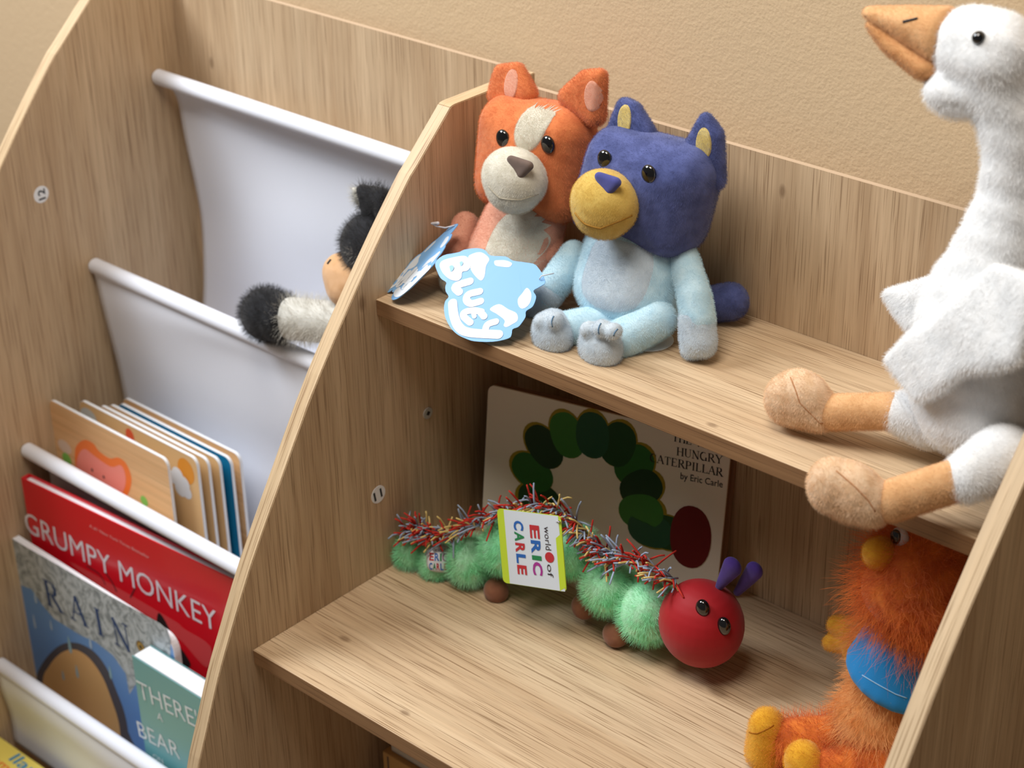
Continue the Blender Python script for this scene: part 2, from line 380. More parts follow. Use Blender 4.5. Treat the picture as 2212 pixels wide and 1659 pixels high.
prof = [(-62, 144.5), (-72, 144.5), (-77.5, 143.2), (-82, 139)] + [(-121, 103.4), (-134.4, 90.9), (-183.2, 35.1), (-246.2, -45.2), (-292, -115), (-338.2, -189.1), (-367.9, -245.2), (-384.8, -279), (-402, -321), (-420, -368), (-440, -450), (-452, -560), (-458, -700), (-460, -850)]
pp = [Vector((0, 31, 144.5)), Vector((0, -40, 144.5))] + [Vector((0, p.x, p.y)) for p in curve_pts([(a, b, 0) for a, b in prof], 3)] + [Vector((0, 31, -850))]
for x0, x1 in ((-498, -483), (0, 15), (598.5, 613.5)):
    bm = bmesh.new(); prism(bm, [Vector((x0, p.y, p.z)) for p in pp], Vector((x1-x0, 0, 0)))
    bmesh.ops.recalc_face_normals(bm, faces=bm.faces[:])
    bmesh.ops.bevel(bm, geom=[e for e in bm.edges if len(e.link_faces) == 2 and e.calc_face_angle(0) > 1], offset=.7, segments=2, affect='EDGES')
    bm.normal_update()
    for f in bm.faces: f.material_index = 0 if abs(f.normal.x) > .9 else 1
    for v in bm.verts: v.co = V(v.co)
    bm_obj('side_panel', bm, [WZ, WE], case, False)
def back(x0, x1, y, z1):
    bm = bmesh.new(); vs, fs = add_box(bm, (x0, y, -850), (x1, y+5, z1))
    for f in fs: f.material_index = 1 if f.calc_center_median().z > z1-1 else 0
    for v in bm.verts: v.co = V(v.co)
    bmesh.ops.recalc_face_normals(bm, faces=bm.faces[:])
    bm_obj('back_panel', bm, [WZ, RAW], case, False)
back(-482.9, -.1, 26, 144.5); back(15.1, 598.4, 0, 144.5)
for y0, z in ((-177.2, 0), (-345.7, -271.8), (-430, -545)):
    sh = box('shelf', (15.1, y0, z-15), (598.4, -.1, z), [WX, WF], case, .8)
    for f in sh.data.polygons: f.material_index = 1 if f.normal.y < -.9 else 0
box('shelf', (-482.9, -452, -675), (-.1, -322, -660), WX, case, .8)
STEEL = mat('zinc_screw', '#c4c2bd', .35, .5, metal=.3); DARK = mat('dark_recess', '#2a2622', .8); STK = mat('white_sticker', '#e6e8ec', .5); INK = mat('black_print', '#23272e', .6)
def disc(name, c, n, r, t, m, parent, k=28):
    n = Vector(n).normalized(); a = n.orthogonal().normalized(); b = n.cross(a); c = Vector(c)
    return slab(name, [c+(a*math.cos(2*math.pi*i/k)+b*math.sin(2*math.pi*i/k))*r for i in range(k)], n*t, m, parent)
sc_c = Vector((15.0,-122.0,-134.7))
scr = disc('screw', sc_c, (1, 0, 0), 5.5, 1.2, STEEL, case)
polys('screw_slot', [[sc_c+Vector((0, a*2.6+b*.5*s, b*2.6*s2+a*.5)) for a, b, s, s2 in ((1, 0, 1, 1), (0, 1, -1, 1), (-1, 0, 1, 1), (0, -1, -1, 1))]], (1, 0, 0), DARK, scr, 1.35)
s11 = Vector((15.0,-188.1,-189.7)); o = disc('number_sticker', s11, (1, 0, 0), 8.6, .25, STK, case)
text('sticker_number', '11', s11+Vector((0, -5.0, -5.2)), s11+Vector((0, 5.0, -3.6)), (0, -.2, 1), 9.5, INK, o, (1, 0, 0), .4, .02)
s12 = Vector((-483.0,-168.1,-40.1)); o = disc('number_sticker', s12, (1, 0, 0), 9.0, .25, STK, case)
text('sticker_number', '12', s12+Vector((0, 4.4, -5.8)), s12+Vector((0, 4.4, 5.6)), (0, -1, -.25), 8.6, INK, o, (1, 0, 0), .4, .02)
# white cloth slings with rolled hems over dowels
CLOTH = mat('white_sling_cloth', '#e2e5ef', .85, .15, .1, bump=(900, .12, .0006))
def sling(ry, rz, profile, seed):
    rnd = random.Random(seed); P = curve_pts([(a, b, c) for a, b, c in profile], 4); nx = 40; bm = bmesh.new(); g = []
    for i, p in enumerate(P):
        row = []
        for k in range(nx+1):
            f = k/nx; ins = p.z*(abs(2*f-1)**6); x = -481.5+ (0 if f > .5 else 1)*ins - (ins if f > .5 else 0) + f*480.0
            wv = 1.6*math.sin(f*7+seed*2+i*.22)*math.sin(i*.31+seed)+1.2*math.sin((f*3.1+i*.09)*3.3+seed*5)
            row.append(bm.verts.new(V((x, p.x-wv*min(1, i/6)*min(1, (len(P)-1-i)/6), p.y))))
        g.append(row)
    for i in range(len(g)-1):
        for k in range(nx): bm.faces.new((g[i][k], g[i+1][k], g[i+1][k+1], g[i][k+1]))
    s = bm_obj('fabric_sling', bm, CLOTH, case)
    md = s.modifiers.new('thick', 'SOLIDIFY'); md.thickness = .0012; md.offset = 0
    tube('rolled_hem', [(-482.5, ry, rz), (-480, ry, rz), (-300, ry, rz-.4), (-120, ry, rz-.4), (-2, ry, rz), (-.5, ry, rz)], [6.5, 8.3, 8.5, 8.5, 8.3, 6.5], CLOTH, s, 20)
sling(-8, 42, [(-4, 37, 3), (3, 30, 5), (8, 12, 12), (10, -25, 15), (12, -80, 18), (14, -128, 19), (13, -178, 18), (9, -224, 15), (-4, -290, 12), (-40, -330, 8), (-80, -310, 6), (-106, -210, 4), (-112, -150, 2), (-114, -138, 1)], 1)
sling(-118, -137, [(-121, -143, 3), (-121, -158, 5), (-119, -185, 8), (-114, -231, 10), (-108, -279, 10), (-106, -340, 10), (-110, -420, 8), (-150, -470, 6), (-180, -466, 6), (-203, -440, 4), (-205, -400, 4), (-206, -345, 3), (-217, -322, 2), (-227, -314, 1)], 2)
sling(-233, -312, [(-236, -319, 3), (-226, -330, 5), (-217, -344, 7), (-215, -372, 8), (-214, -480, 8), (-212, -600, 8), (-225, -640, 6), (-285, -645, 6), (-303, -612, 4), (-305, -556, 2)], 3)
sling(-310, -551, [(-316, -556, 3), (-316, -575, 4), (-313, -600, 4), (-311, -630, 3), (-310, -657, 2)], 4)

# ================================================================ books in the slings
PAGE = mat('white_page_edge', '#e2e5ea', .7, .2)
def col(h, r=.45, s=.4): return mat('print_'+h.strip('#'), h, r, s)
def rrect(O, u, d, w_, h_, r, corners=(1, 1, 1, 1), k=6):
    """outline of a page: corners tl,tr,br,bl rounded"""
    O, u, d = Vector(O), Vector(u), Vector(d); pts = []
    for (cx, cy, sx, sy, a0, on) in ((0, 0, 1, 1, 180, corners[0]), (w_, 0, -1, 1, 270, corners[1]), (w_, h_, -1, -1, 0, corners[2]), (0, h_, 1, -1, 90, corners[3])):
        if on:
            for i in range(k+1):
                a = math.radians(a0+90*i/k); pts.append(O+u*(cx+sx*r+r*math.cos(a))+d*(cy+sy*r+r*math.sin(a)))
        else: pts.append(O+u*cx+d*cy)
    return pts
# fanned wooden-look board book
bb = thing('board_book', (-380, -165, -445), 'wood-toned board book standing fanned open, orange and pink animal on its front page', 'book')
WP = wood('printed_wood_page', 0, light='#e6bd8c', dark='#d6a571', pore='#c08f5c', seed=2, poredens=.3)
WP2 = mat('warm_kraft_print', '#dcb37e', .5, .3); BLUEP = mat('deep_blue_print', '#11749c', .5, .3)
pages = [((-482.8,-197.0,-265.7), (-283.8,-197.0,-268.6), WP), ((-451.3,-180.0,-262.3), (-258.1,-180.0,-268.0), WP2), ((-434.7,-168.0,-267.6), (-255.9,-168.0,-272.7), WP2), ((-433.8,-157.0,-270.9), (-252.0,-157.0,-274.6), WP2), ((-432.5,-145.0,-274.4), (-248.6,-145.0,-272.3), BLUEP), ((-441.6,-132.0,-276.4), (-250.1,-132.0,-261.9), WP)]
pg = []
for i, (a, b, m) in enumerate(pages):
    wd = b[0]-a[0]; y = a[1]; z = a[2]
    p = slab('page', rrect((a[0], y, z), (1, 0, 0), (0, 0, -1), wd, 172+z+275, 9, (1, 1, 0, 0)), (0, 3.2, 0), PAGE, bb)
    f = polys('page_print', [rrect((a[0]+.3, y, z-.3), (1, 0, 0), (0, 0, -1), wd-.6, 168, 8.7, (1, 1, 0, 0))], (0, -1, 0), m, p, .15)
    pg.append((p, a, y))
def ap(lst, n, m, par, lift):
    if len(lst) < 4:
        for q_ in lst: polys('page_picture', [q_], n, m, par, lift)
    else: polys('cloud_picture', lst, n, m, par, lift)
p0 = pg[0][0]; F = (0, -1, 0)
bl = [(-448.0,-197.0,-323.5),(-441.4,-197.0,-307.8),(-425.0,-197.0,-294.8),(-409.6,-197.0,-293.5),(-400.5,-197.0,-299.6),(-382.8,-197.0,-301.3),(-368.2,-197.0,-294.5),(-355.5,-197.0,-296.3),(-348.9,-197.0,-310.5),(-355.6,-197.0,-330.1),(-373.7,-197.0,-351.7),(-395.0,-197.0,-351.7),(-422.4,-197.0,-348.2),(-447.4,-197.0,-343.5)]
inn = [(-446.5,-197.0,-331.6),(-438.2,-197.0,-315.7),(-425.8,-197.0,-306.4),(-410.4,-197.0,-309.0),(-383.2,-197.0,-311.6),(-364.4,-197.0,-302.6),(-358.9,-197.0,-314.5),(-365.5,-197.0,-332.9),(-382.7,-197.0,-349.6),(-406.5,-197.0,-349.4),(-434.3,-197.0,-347.1),(-447.4,-197.0,-343.5)]
ap([rnd_outline(bl)], F, col('#f07a2e'), p0, .3); ap([rnd_outline(inn)], F, col('#ef9183'), p0, .4)
ap([ell((-464.2,-197.0,-333.8), (1, 0, 0), (0, 0, 1), 8, 8), ell((-331.6,-197.0,-332.9), (1, 0, 0), (0, 0, 1), 6, 6)], F, col('#82c45c'), p0, .3)
ap([ell((-418.5,-197.0,-329.3), (1, 0, 0), (0, 0, 1), 1.6, 2), ell((-398.7,-197.0,-330.2), (1, 0, 0), (0, 0, 1), 1.6, 2)], F, INK, p0, .6)
ap([ell((-465.0,-197.0,-318.4), (1, 0, 0), (0, 0, 1), 12, 8, 20)], F, col('#dcc6b4'), p0, .22)
p1 = pg[1][0]
cl = [Vector((-291.8,-180.0,-301.5))]
ap([ell((-277.2,-180.0,-283.6), (1, 0, 0), (0, 0, 1), 13, 15)], F, col('#e0912f'), p1, .3)
ap([ell(cl[0]+Vector((dx, 0, dz)), (1, 0, 0), (0, 0, 1), r, r, 16) for dx, dz, r in ((-8, 2, 8), (0, 8, 9), (9, 1, 9), (12, -8, 8), (2, -8, 9))], F, PAGE, p1, .4)
ap([ell((-437.0,-180.0,-278.5), (1, 0, 0), (0, 0, 1), 14, 10, 16)], F, col('#c9cbc8'), p1, .3)
ap([ell((-366.5,-180.0,-275.9), (1, 0, 0), (0, 0, 1), 7, 9)], F, col('#dd5a36'), p1, .3)
text('page_word', 'ee', (-313.6,-180.0,-334.3), (-303.0,-180.0,-334.0), (0, 0, 1), 4.5, col('#c56a4a'), p1, F, .4)
# red picture book
def hard_book(nm, O, U, w_, h_, t, ct, cover, label, spine=True):
    O = Vector(O); U = Vector(U).normalized(); n = Vector((-U.y, U.x, 0)); D = Vector((0, 0, -1))
    c = O+U*w_*.5+D*h_+n*t*.5
    r = thing(nm, c, label, 'book')
    bm = bmesh.new()
    for a, b in ((0, ct), (t-ct, t)):
        prism(bm, [O+n*a, O+n*a+U*w_, O+n*a+U*w_+D*h_, O+n*a+D*h_], n*(b-a))
    if spine: prism(bm, [O+n*.2-U*1.5, O+n*.2+U*1, O+n*.2+U*1+D*h_, O+n*.2+D*h_-U*1.5], n*(t-.4))
    bmesh.ops.recalc_face_normals(bm, faces=bm.faces[:])
    for v in bm.verts: v.co = V(v.co)
    cv = bm_obj('cover', bm, cover, r, False)
    slab('page_block', [O+n*ct+U*2+D*3, O+n*ct+U*(w_-3)+D*3, O+n*ct+U*(w_-3)+D*(h_-3), O+n*ct+U*2+D*(h_-3)], n*(t-2*ct), PAGE, r)
    return r, cv, n, U
RED = mat('glossy_red_cover', '#cf0f20', .3, .4, coat=.15)
gO = (-467.5,-253.0,-332.8); gT = (-150.8,-232.0,-338.3)
gm, gcv, gn, gu = hard_book('picture_book', gO, (Vector(gT)-Vector(gO))*Vector((1, 1, 0)), 318, 285, 11, 1.6, RED, 'red picture book with big white title lettering, behind the grey and blue rain book')
GN = -gn; WHT = mat('white_lettering', '#e3dfe6', .5)
text('title_lettering', 'GRUMPY MONKEY', (-474.3,-253.5,-401.9), (-181.8,-234.1,-408.5), (0, 0, 1), 28, WHT, gcv, GN, .4, -.004)
text('subtitle_lettering', 'A #1 New York Times Bestseller', (-363.1,-246.1,-353.7), (-273.3,-240.1,-357.3), (0, 0, 1), 4, mat('pale_pink_lettering', '#e2a3a3', .5), gcv, GN, .4)
polys('cover_picture', [rnd_outline([(-407.2,-249.0,-414.5),(-330.9,-243.9,-416.8),(-268.3,-239.8,-420.7),(-241.3,-238.0,-422.9),(-232.9,-237.4,-426.2),(-195.5,-235.0,-431.6),(-205.0,-235.6,-462.5),(-237.1,-237.7,-445.4),(-250.3,-238.6,-441.9),(-277.4,-240.4,-433.8),(-344.1,-244.8,-429.9)])], GN, mat('faded_red_print', '#d24a4c', .3, .5), gcv, .25)
polys('cover_picture', [rnd_outline([(-272.8,-240.1,-427.3),(-264.1,-239.5,-424.7),(-248.6,-238.5,-448.7),(-235.2,-237.6,-460.3),(-231.7,-237.4,-473.4),(-268.8,-239.8,-490.2),(-279.9,-240.6,-471.4)])], GN, mat('black_cover_print', '#1c2020', .4), gcv, .35)
for st_ in [([(-377.8,-247.1,-408.0),(-358.6,-245.8,-410.7),(-351.0,-245.3,-420.5)], 1.2), ([(-348.0,-245.1,-404.1),(-338.9,-244.5,-413.1),(-334.0,-244.2,-422.2)], 1.6), ([(-302.7,-242.1,-405.1),(-312.4,-242.7,-420.8)], 1.2)]: strokes('cover_picture', [st_], GN, INK, gcv, .4)
# grey and blue rain book
rO = Vector((-482.9,-267.0,-408.3)); rU = (Vector((-206.0,-272.0,-400.0))-rO)*Vector((1, 1, 0)); rW = rU.length; rU.normalize(); rn = Vector((-rU.y, rU.x, 0)); RN = -rn
rain = thing('rain_book', rO+rU*rW*.5+Vector((0, 0, -225)), 'board book with a grey cloud and blue sky cover lettered RAIN', 'book')
cvr = slab('pages', rrect(rO, rU, (0, 0, -1), rW, 225, 16, (0, 1, 0, 0)), rn*8, PAGE, rain)
front = polys('front_cover', [rrect(rO+rU*.5+Vector((0, 0, -.8)), rU, (0, 0, -1), rW-1.2, 223, 15.5, (0, 1, 0, 0))], RN, mat('sky_blue_print', '#5f8cc4', .35, .4), rain, .15)
CLD = mat('grey_cloud_print', '#9fa6a8', .4, .4); nt = CLD.node_tree; b_ = nt.nodes['Principled BSDF']
t_ = nt.nodes.new('ShaderNodeTexCoord'); n_ = nt.nodes.new('ShaderNodeTexNoise'); n_.inputs['Scale'].default_value = 55; n_.inputs['Detail'].default_value = 5; n_.inputs['Distortion'].default_value = 2.5
r_ = nt.nodes.new('ShaderNodeValToRGB'); r_.color_ramp.elements[0].position = .38; r_.color_ramp.elements[1].position = .58; r_.color_ramp.elements[0].color = lin('#7d868a'); r_.color_ramp.elements[1].color = lin('#b4bcc0')
nt.links.new(t_.outputs['Object'], n_.inputs['Vector']); nt.links.new(n_.outputs['Fac'], r_.inputs['Fac']); nt.links.new(r_.outputs['Color'], b_.inputs['Base Color'])
polys('cloud_print', [[(-482.3,-267.0,-409.2),(-402.9,-268.4,-405.0),(-305.5,-270.2,-401.8),(-224.4,-271.7,-396.0),(-212.3,-271.9,-398.6),(-208.8,-271.9,-408.1),(-214.3,-271.8,-436.4),(-248.5,-271.2,-468.0),(-284.5,-270.6,-504.1),(-297.6,-270.3,-522.9),(-298.9,-270.3,-496.4),(-318.4,-270.0,-482.3),(-348.5,-269.4,-479.7),(-375.9,-268.9,-484.6),(-424.1,-268.1,-485.9),(-445.0,-267.7,-476.2),(-461.1,-267.4,-464.2),(-487.1,-266.9,-470.0),(-503.4,-266.6,-471.3)]], RN, CLD, front, .25)
serif_text('title_lettering', 'R A I N', (-433.5,-267.9,-471.4), (-280.5,-270.7,-461.7), (0, 0, 1), 34, mat('navy_lettering', '#22406e', .5), front, RN, .4)
polys('cover_picture', [rnd_outline([(-487.1,-266.9,-607.9),(-469.9,-267.2,-573.3),(-440.6,-267.8,-538.4),(-414.5,-268.2,-515.0),(-389.4,-268.7,-500.9),(-366.6,-269.1,-495.2),(-347.3,-269.4,-497.2),(-331.9,-269.7,-509.5),(-321.5,-269.9,-530.4),(-312.8,-270.1,-552.3),(-310.7,-270.1,-579.1),(-316.1,-270.0,-619.9),(-520.1,-266.3,-733.2)])], RN, mat('charcoal_print', '#4d4a50', .5), front, .3)
polys('cover_picture', [rnd_outline([(-472.8,-267.2,-600.6),(-451.8,-267.6,-564.2),(-423.7,-268.1,-532.5),(-395.3,-268.6,-512.4),(-372.6,-269.0,-507.9),(-355.6,-269.3,-513.5),(-342.0,-269.5,-527.4),(-333.3,-269.7,-548.8),(-326.4,-269.8,-571.9),(-327.1,-269.8,-600.6),(-332.7,-269.7,-629.2),(-504.0,-266.6,-724.2)])], RN, mat('tan_print', '#cfa26a', .5), front, .42)
def drops(lst, m):
    for c, w_, h_ in lst: polys('raindrop_print', [[Vector(c)+rU*(math.sin(a)*w_*(.35+.65*max(0, (1-math.cos(a))/2)))+Vector((0, 0, 1))*(math.cos(a)*h_) for a in [2*math.pi*i/16 for i in range(16)]]], RN, m, front, .5)
drops([((-486.1,-266.9,-469.5), 3, 8), ((-455.3,-267.5,-472.5), 3, 8), ((-509.4,-266.5,-537.2), 3.5, 13), ((-466.0,-267.3,-509.5), 3, 10), ((-432.1,-267.9,-498.3), 2.5, 7), ((-357.9,-269.3,-485.5), 3, 8)], mat('pale_drop_print', '#a9bdd2', .5))
drops([((-400.4,-268.5,-508.7), 4, 12), ((-394.1,-268.6,-541.5), 3, 9), ((-424.2,-268.1,-561.7), 2.5, 7), ((-327.8,-269.8,-509.2), 3, 9)], mat('teal_drop_print', '#8fb3bd', .5))
for rr, cc in ((7.2, '#7a5e2c'), (5, '#b08d45'), (2.6, '#3d3322')): polys('gold_seal', [ell((-263.3,-271.0,-444.5), rU, (0, 0, 1), rr, rr)], RN, col(cc), front, .6+(8-rr)*.02)
# teal paperback
TEAL = mat('teal_cover', '#6aa5a8', .35, .4); bO = Vector((-242.6,-297.0,-430.7))
br = thing('paperback_book', bO+Vector((56, 12, -164)), 'teal paperback lettered in white capitals, in front of the rain book', 'book')
bcv = slab('cover', [bO, bO+Vector((125, 0, 0)), bO+Vector((125, 0, -164)), bO+Vector((0, 0, -164))], (0, .8, 0), TEAL, br)
slab('cover', [bO+Vector((0, 23, 0)), bO+Vector((125, 23, 0)), bO+Vector((125, 23, -164)), bO+Vector((0, 23, -164))], (0, .6, 0), TEAL, br)
slab('page_block', [bO+Vector((.5, 2.2, -.5)), bO+Vector((124, 2.2, -.5)), bO+Vector((124, 2.2, -163)), bO+Vector((.5, 2.2, -163))], (0, 20, 0), PAGE, br)
PW = mat('chalk_white_lettering', '#e4ecef', .6)
text('title_lettering', "THERE'S", (-239.2,-297.0,-481.0), (-129.6,-297.0,-470.4), (0, 0, 1), 23, PW, bcv, F, .4, -.006)
text('title_lettering', 'A', (-212.7,-297.0,-494.3), (-203.9,-297.0,-494.5), (0, 0, 1), 10, PW, bcv, F, .4)
text('title_lettering', 'BEAR', (-249.2,-297.0,-536.1), (-182.2,-297.0,-530.7), (0, 0, 1), 21, PW, bcv, F, .4, -.006)
text('title_lettering', 'ON', (-229.8,-297.0,-554.7), (-213.2,-297.0,-553.5), (0, 0, 1), 7, PW, bcv, F, .4)
# yellow book lying in the lowest pocket
YEL = mat('yellow_cover', '#e6d46a', .4, .4); zt = -640
yO = Vector((-477.3,-327.7,-640.0)); yU = (Vector((-396.6,-326.8,-640.0))-yO).normalized(); yO = yO-yU*4
yv = Vector((yU.y, -yU.x, 0))
yb = thing('yellow_book', yO+yU*90+yv*60+Vector((0, 0, -19)), 'yellow book with blue and orange lettering lying below the lowest sling', 'book')
ycv = slab('cover', [yO, yO+yU*190, yO+yU*190+yv*122, yO+yv*122], (0, 0, -2), YEL, yb)
slab('page_block', [yO+Vector((0, 0, -2))+yU*2+yv*2, yO+Vector((0, 0, -2))+yU*187+yv*2, yO+Vector((0, 0, -2))+yU*187+yv*119, yO+Vector((0, 0, -2))+yU*2+yv*119], (0, 0, -15), PAGE, yb)
slab('cover', [yO+Vector((0, 0, -17)), yO+Vector((0, 0, -17))+yU*190, yO+Vector((0, 0, -17))+yU*190+yv*122, yO+Vector((0, 0, -17))+yv*122], (0, 0, -2), YEL, yb)
text('title_lettering', 'llama', (-438.1,-344.0,-640.0), (-368.4,-345.3,-640.0), Vector((-436.3,-330.1,-640.0))-Vector((-438.1,-344.0,-640.0)), 15, mat('blue_lettering', '#2f86b4', .5), ycv, (0, 0, 1), .4, .01)
text('title_lettering', 'llama', (-460.8,-357.3,-640.0), (-413.1,-357.9,-640.0), Vector((-436.3,-330.1,-640.0))-Vector((-438.1,-344.0,-640.0)), 11, mat('orange_lettering', '#e2743c', .5), ycv, (0, 0, 1), .4, .01)

# ================================================================ the board book on the lower shelf
cO = Vector((37, -64, -122)); ph = math.radians(13.85); cU = Vector((math.cos(ph), math.sin(ph), 0)); cn0 = Vector((-math.sin(ph), math.cos(ph), 0))
lean = 22/151; cD = Vector((-cn0.x*lean, -cn0.y*lean, -1)).normalized(); cN = cU.cross(-cD).normalized()
if cN.y > 0: cN = -cN
cH = 150/abs(cD.z)-2.6; cW = 238
cb = thing('caterpillar_book', cO+cU*cW*.5+cD*cH, 'off-white board book with a green arched print leaning behind the plush caterpillar', 'book')
cvm = mat('off_white_cover', '#f0e7db', .45, .35); kr = mat('brown_board_edge', '#8a674c', .7)
cc = slab('cover', rrect(cO, cU, cD, cW, cH, 7, (1, 1, 1, 1)), -cN*2, cvm, cb)
slab('page_block', rrect(cO-cN*2+cU*1+cD*1, cU, cD, cW-1, cH-1.5, 6, (1, 1, 1, 1)), -cN*6, kr, cb)
slab('cover', rrect(cO-cN*8, cU, cD, cW+3, cH, 7, (1, 1, 1, 1)), -cN*2, kr, cb)
CX = lambda u_, d_: cO+cU*u_+cD*d_
GRN = [mat('leaf_print_%s' % h[1:], h, .5) for h in ('#1f4a24', '#2c6a2c', '#1b3d22', '#3a7a30', '#24563a')]
OLI = mat('olive_print', '#a08a1c', .5)
RB = [(97.2,-64.1,-221.8), (87.8,-62.6,-196.3), (96.8,-56.3,-168.8), (117.9,-48.6,-152.1), (142.0,-41.8,-146.2), (166.6,-36.1,-149.0), (183.8,-34.2,-164.8), (192.6,-35.1,-184.9), (195.1,-37.8,-206.9), (205.7,-37.5,-222.3), (220.8,-33.4,-220.4)]
rb = [Vector(p) for p in RB]; cen = Vector((147.7,-51.7,-222.1))
for i, p in enumerate(rb):
    rad = (p-cen).normalized(); tn = cN.cross(rad).normalized()
    polys('leaf_print', [ell(p+rad*1.5, rad, tn, 24, 18, 24)], cN, OLI, cc, .15+i*.004)
for i, p in enumerate(rb):
    rad = (p-cen).normalized(); tn = cN.cross(rad).normalized()
    polys('leaf_print', [ell(p, rad, tn, 22, 16.5, 24, 2.3)], cN, GRN[i % 5], cc, .25+i*.006)
polys('berry_print', [ell((243.1,-27.7,-218.7), cU, cD, 19.5, 30, 28, 2.2)], cN, mat('dark_red_print', '#6e1418', .5), cc, .4)
BLK = mat('soft_black_lettering', '#2d2a2a', .6); up = -cD
serif_text('title_lettering', 'THE VERY', (215.6,-21.7,-133.2), (261.4,-10.2,-132.2), up, 7.8, BLK, cc, cN)
serif_text('title_lettering', 'HUNGRY', (220.9,-22.2,-145.5), (262.9,-11.5,-143.5), up, 7.8, BLK, cc, cN)
serif_text('title_lettering', 'CATERPILLAR', (197.3,-29.8,-157.3), (264.8,-12.8,-154.9), up, 7.8, BLK, cc, cN)
text('author_lettering', 'by Eric Carle', (227.3,-23.8,-166.4), (265.7,-14.0,-164.8), up, 6.5, BLK, cc, cN, .35, .004)

# ================================================================ plush toys
BEAD = mat('black_bead', '#0c0c0e', .12, .6, coat=.6)
def bead(name, c, r, parent, m=None):
    bm = bmesh.new(); bmesh.ops.create_uvsphere(bm, u_segments=20, v_segments=12, radius=1)
    r = (r, r, r) if not isinstance(r, tuple) else r
    for v in bm.verts: v.co = V(Vector(c)+Vector((v.co.x*r[0], v.co.y*r[1], v.co.z*r[2])))
    return bm_obj(name, bm, m or BEAD, parent)
def on(target, p, d):
    """the point where a line along d through p meets the target"""
    d = Vector(d).normalized(); h = world_bvh(target).ray_cast(V(Vector(p)-d*150), d, .4)
    return (h[0]-Vector((0, 0, ZO)))*1000 if h[0] is not None else Vector(p)
VD = Vector((-.58, .66, -.47))           # rough look direction of someone standing before the shelf
LBL = mat('white_label', '#eef1f3', .6)
# ---- light blue puppy
NAVY = plush('navy_plush', '#46508c', '#363f74'); SKY = plush('sky_blue_plush', '#c2e5f3', '#b0d8ea'); PALE = plush('pale_grey_blue_plush', '#c9d7e2', '#bccbd8'); TAN = plush('honey_plush', '#d9b04e', '#cb9f3f')
NOSE = plush('indigo_nose_felt', '#3c3f86', '#33367a'); THR = mat('ochre_thread', '#9a6d1c', .6)
dg = thing('plush_puppy', (220, -85, 0), 'light blue plush puppy with navy head and honey muzzle seated on the top shelf', 'plush toy', 'plush puppies on the top shelf')
bl_body = blob('body', [('h', ((207.6,-75.0,32.0), (49, 40, 36)), ((207.0,-64.0,61.9), (48, 35, 30))), ('s', (207.1,-62.0,75.6), (44, 33, 27))], SKY, dg, 2.2, 8)
bl_head = blob('head', [('h', ((183.2,-60.0,136.9), (23, 30, 25)), ((254.4,-58.0,138.4), (23, 30, 25)), ((172.1,-62.0,91.6), (23, 33, 24)), ((241.8,-60.0,90.8), (24, 33, 24)), ((216.6,-66.0,117.8), (40, 34, 42)))], NAVY, dg, 2.2, 8)
ears = [blob('ear', [('h', ((206.1,-52.0,158.7), 8), ((173.9,-54.0,148.3), 8), ((181.8,-50.0,175.6), 7), ((192.1,-50.0,175.3), 6))], NAVY, dg, 1.8, 5),
        blob('ear', [('h', ((249.4,-52.0,153.1), 8), ((270.8,-48.0,134.9), 9), ((260.1,-48.0,181.9), 6), ((269.7,-48.0,172.2), 7))], NAVY, dg, 1.8, 5)]
EARIN = plush('straw_ear_lining', '#dcc070', '#cfae58')
for e, c in ((ears[0], (188.1,-60.0,166.8)), (ears[1], (264.6,-58.0,165.6))): patch('ear_lining', e, c, (1, 0, .1), (0, 0, 1), (0, 1, 0), 7, 13, EARIN, dg, .8)
bl_muz = blob('muzzle', [('s', (207.2,-106.0,117.3), (29, 24, 27)), ('s', (207.0,-108.0,112.4), (26, 22, 24))], TAN, dg, 1.8, 6)
NO = on(bl_muz, (218.3,-128.0,142.9), (0, 1, -.35))
blob('nose', [('h', (NO+Vector((-8, 1, 4)), (5, 3.5, 4)), (NO+Vector((8, 1, 4)), (5, 3.5, 4)), (NO+Vector((1, -.5, -6)), (4, 3.5, 3)))], NOSE, dg, 1.1, 3)
stitch('mouth', bl_muz, [(195.2,-130.0,112.6), (206.5,-130.0,107.1), (219.6,-130.0,105.7), (235.7,-130.0,114.9), (252.2,-130.0,132.9)], (0, 1, 0), .9, THR)
for c in ((193.3,-95.0,145.3), (237.7,-95.0,144.3)):
    q = on(bl_head, c, (0, 1, -.1)); bead('eye', q+Vector((0, .5, 0)), (7, 4, 8), dg)
patch('belly_panel', bl_body, (213.4,-112.0,56.5), (1, 0, 0), (0, 0, 1), (0, 1, -.1), 31, 29, PALE, dg, 1.0, 3)
bl_arm = [blob('arm', [('h', ((253.9,-64.0,69.0), (13, 12, 13)), ((277.7,-80.0,48.1), (14, 13, 14))), ('h', ((277.7,-80.0,48.1), 14), ((286.4,-86.0,32.8), 14))], SKY, dg, 1.8, 5),
          blob('arm', [('h', ((148.4,-74.0,43.3), (13, 12, 13)), ((147.7,-94.0,27.9), 14)), ('h', ((147.7,-94.0,27.9), 14), ((142.5,-104.0,15.1), 13))], SKY, dg, 1.8, 5)]
pws = [blob('paw', [('h', ((285.0,-86.0,32.4), 14.5), ((289.9,-90.0,17.1), (16, 13, 14))), ('s', (296.4,-90.0,13.9), (9, 10, 9)), ('s', (286.2,-92.0,9.7), (10, 10, 9))], PALE, dg, 1.8, 5),
       blob('paw', [('h', ((144.4,-102.0,18.3), 13.5), ((135.6,-108.0,5.9), 13))], PALE, dg, 1.8, 5)]
blob('leg', [('h', ((212.9,-98.0,13.8), 15), ((189.1,-128.0,9.4), 15))], SKY, dg, 1.8, 5)
blob('leg', [('h', ((250.7,-92.0,23.7), 16), ((232.3,-116.0,8.4), 17))], SKY, dg, 1.8, 5)
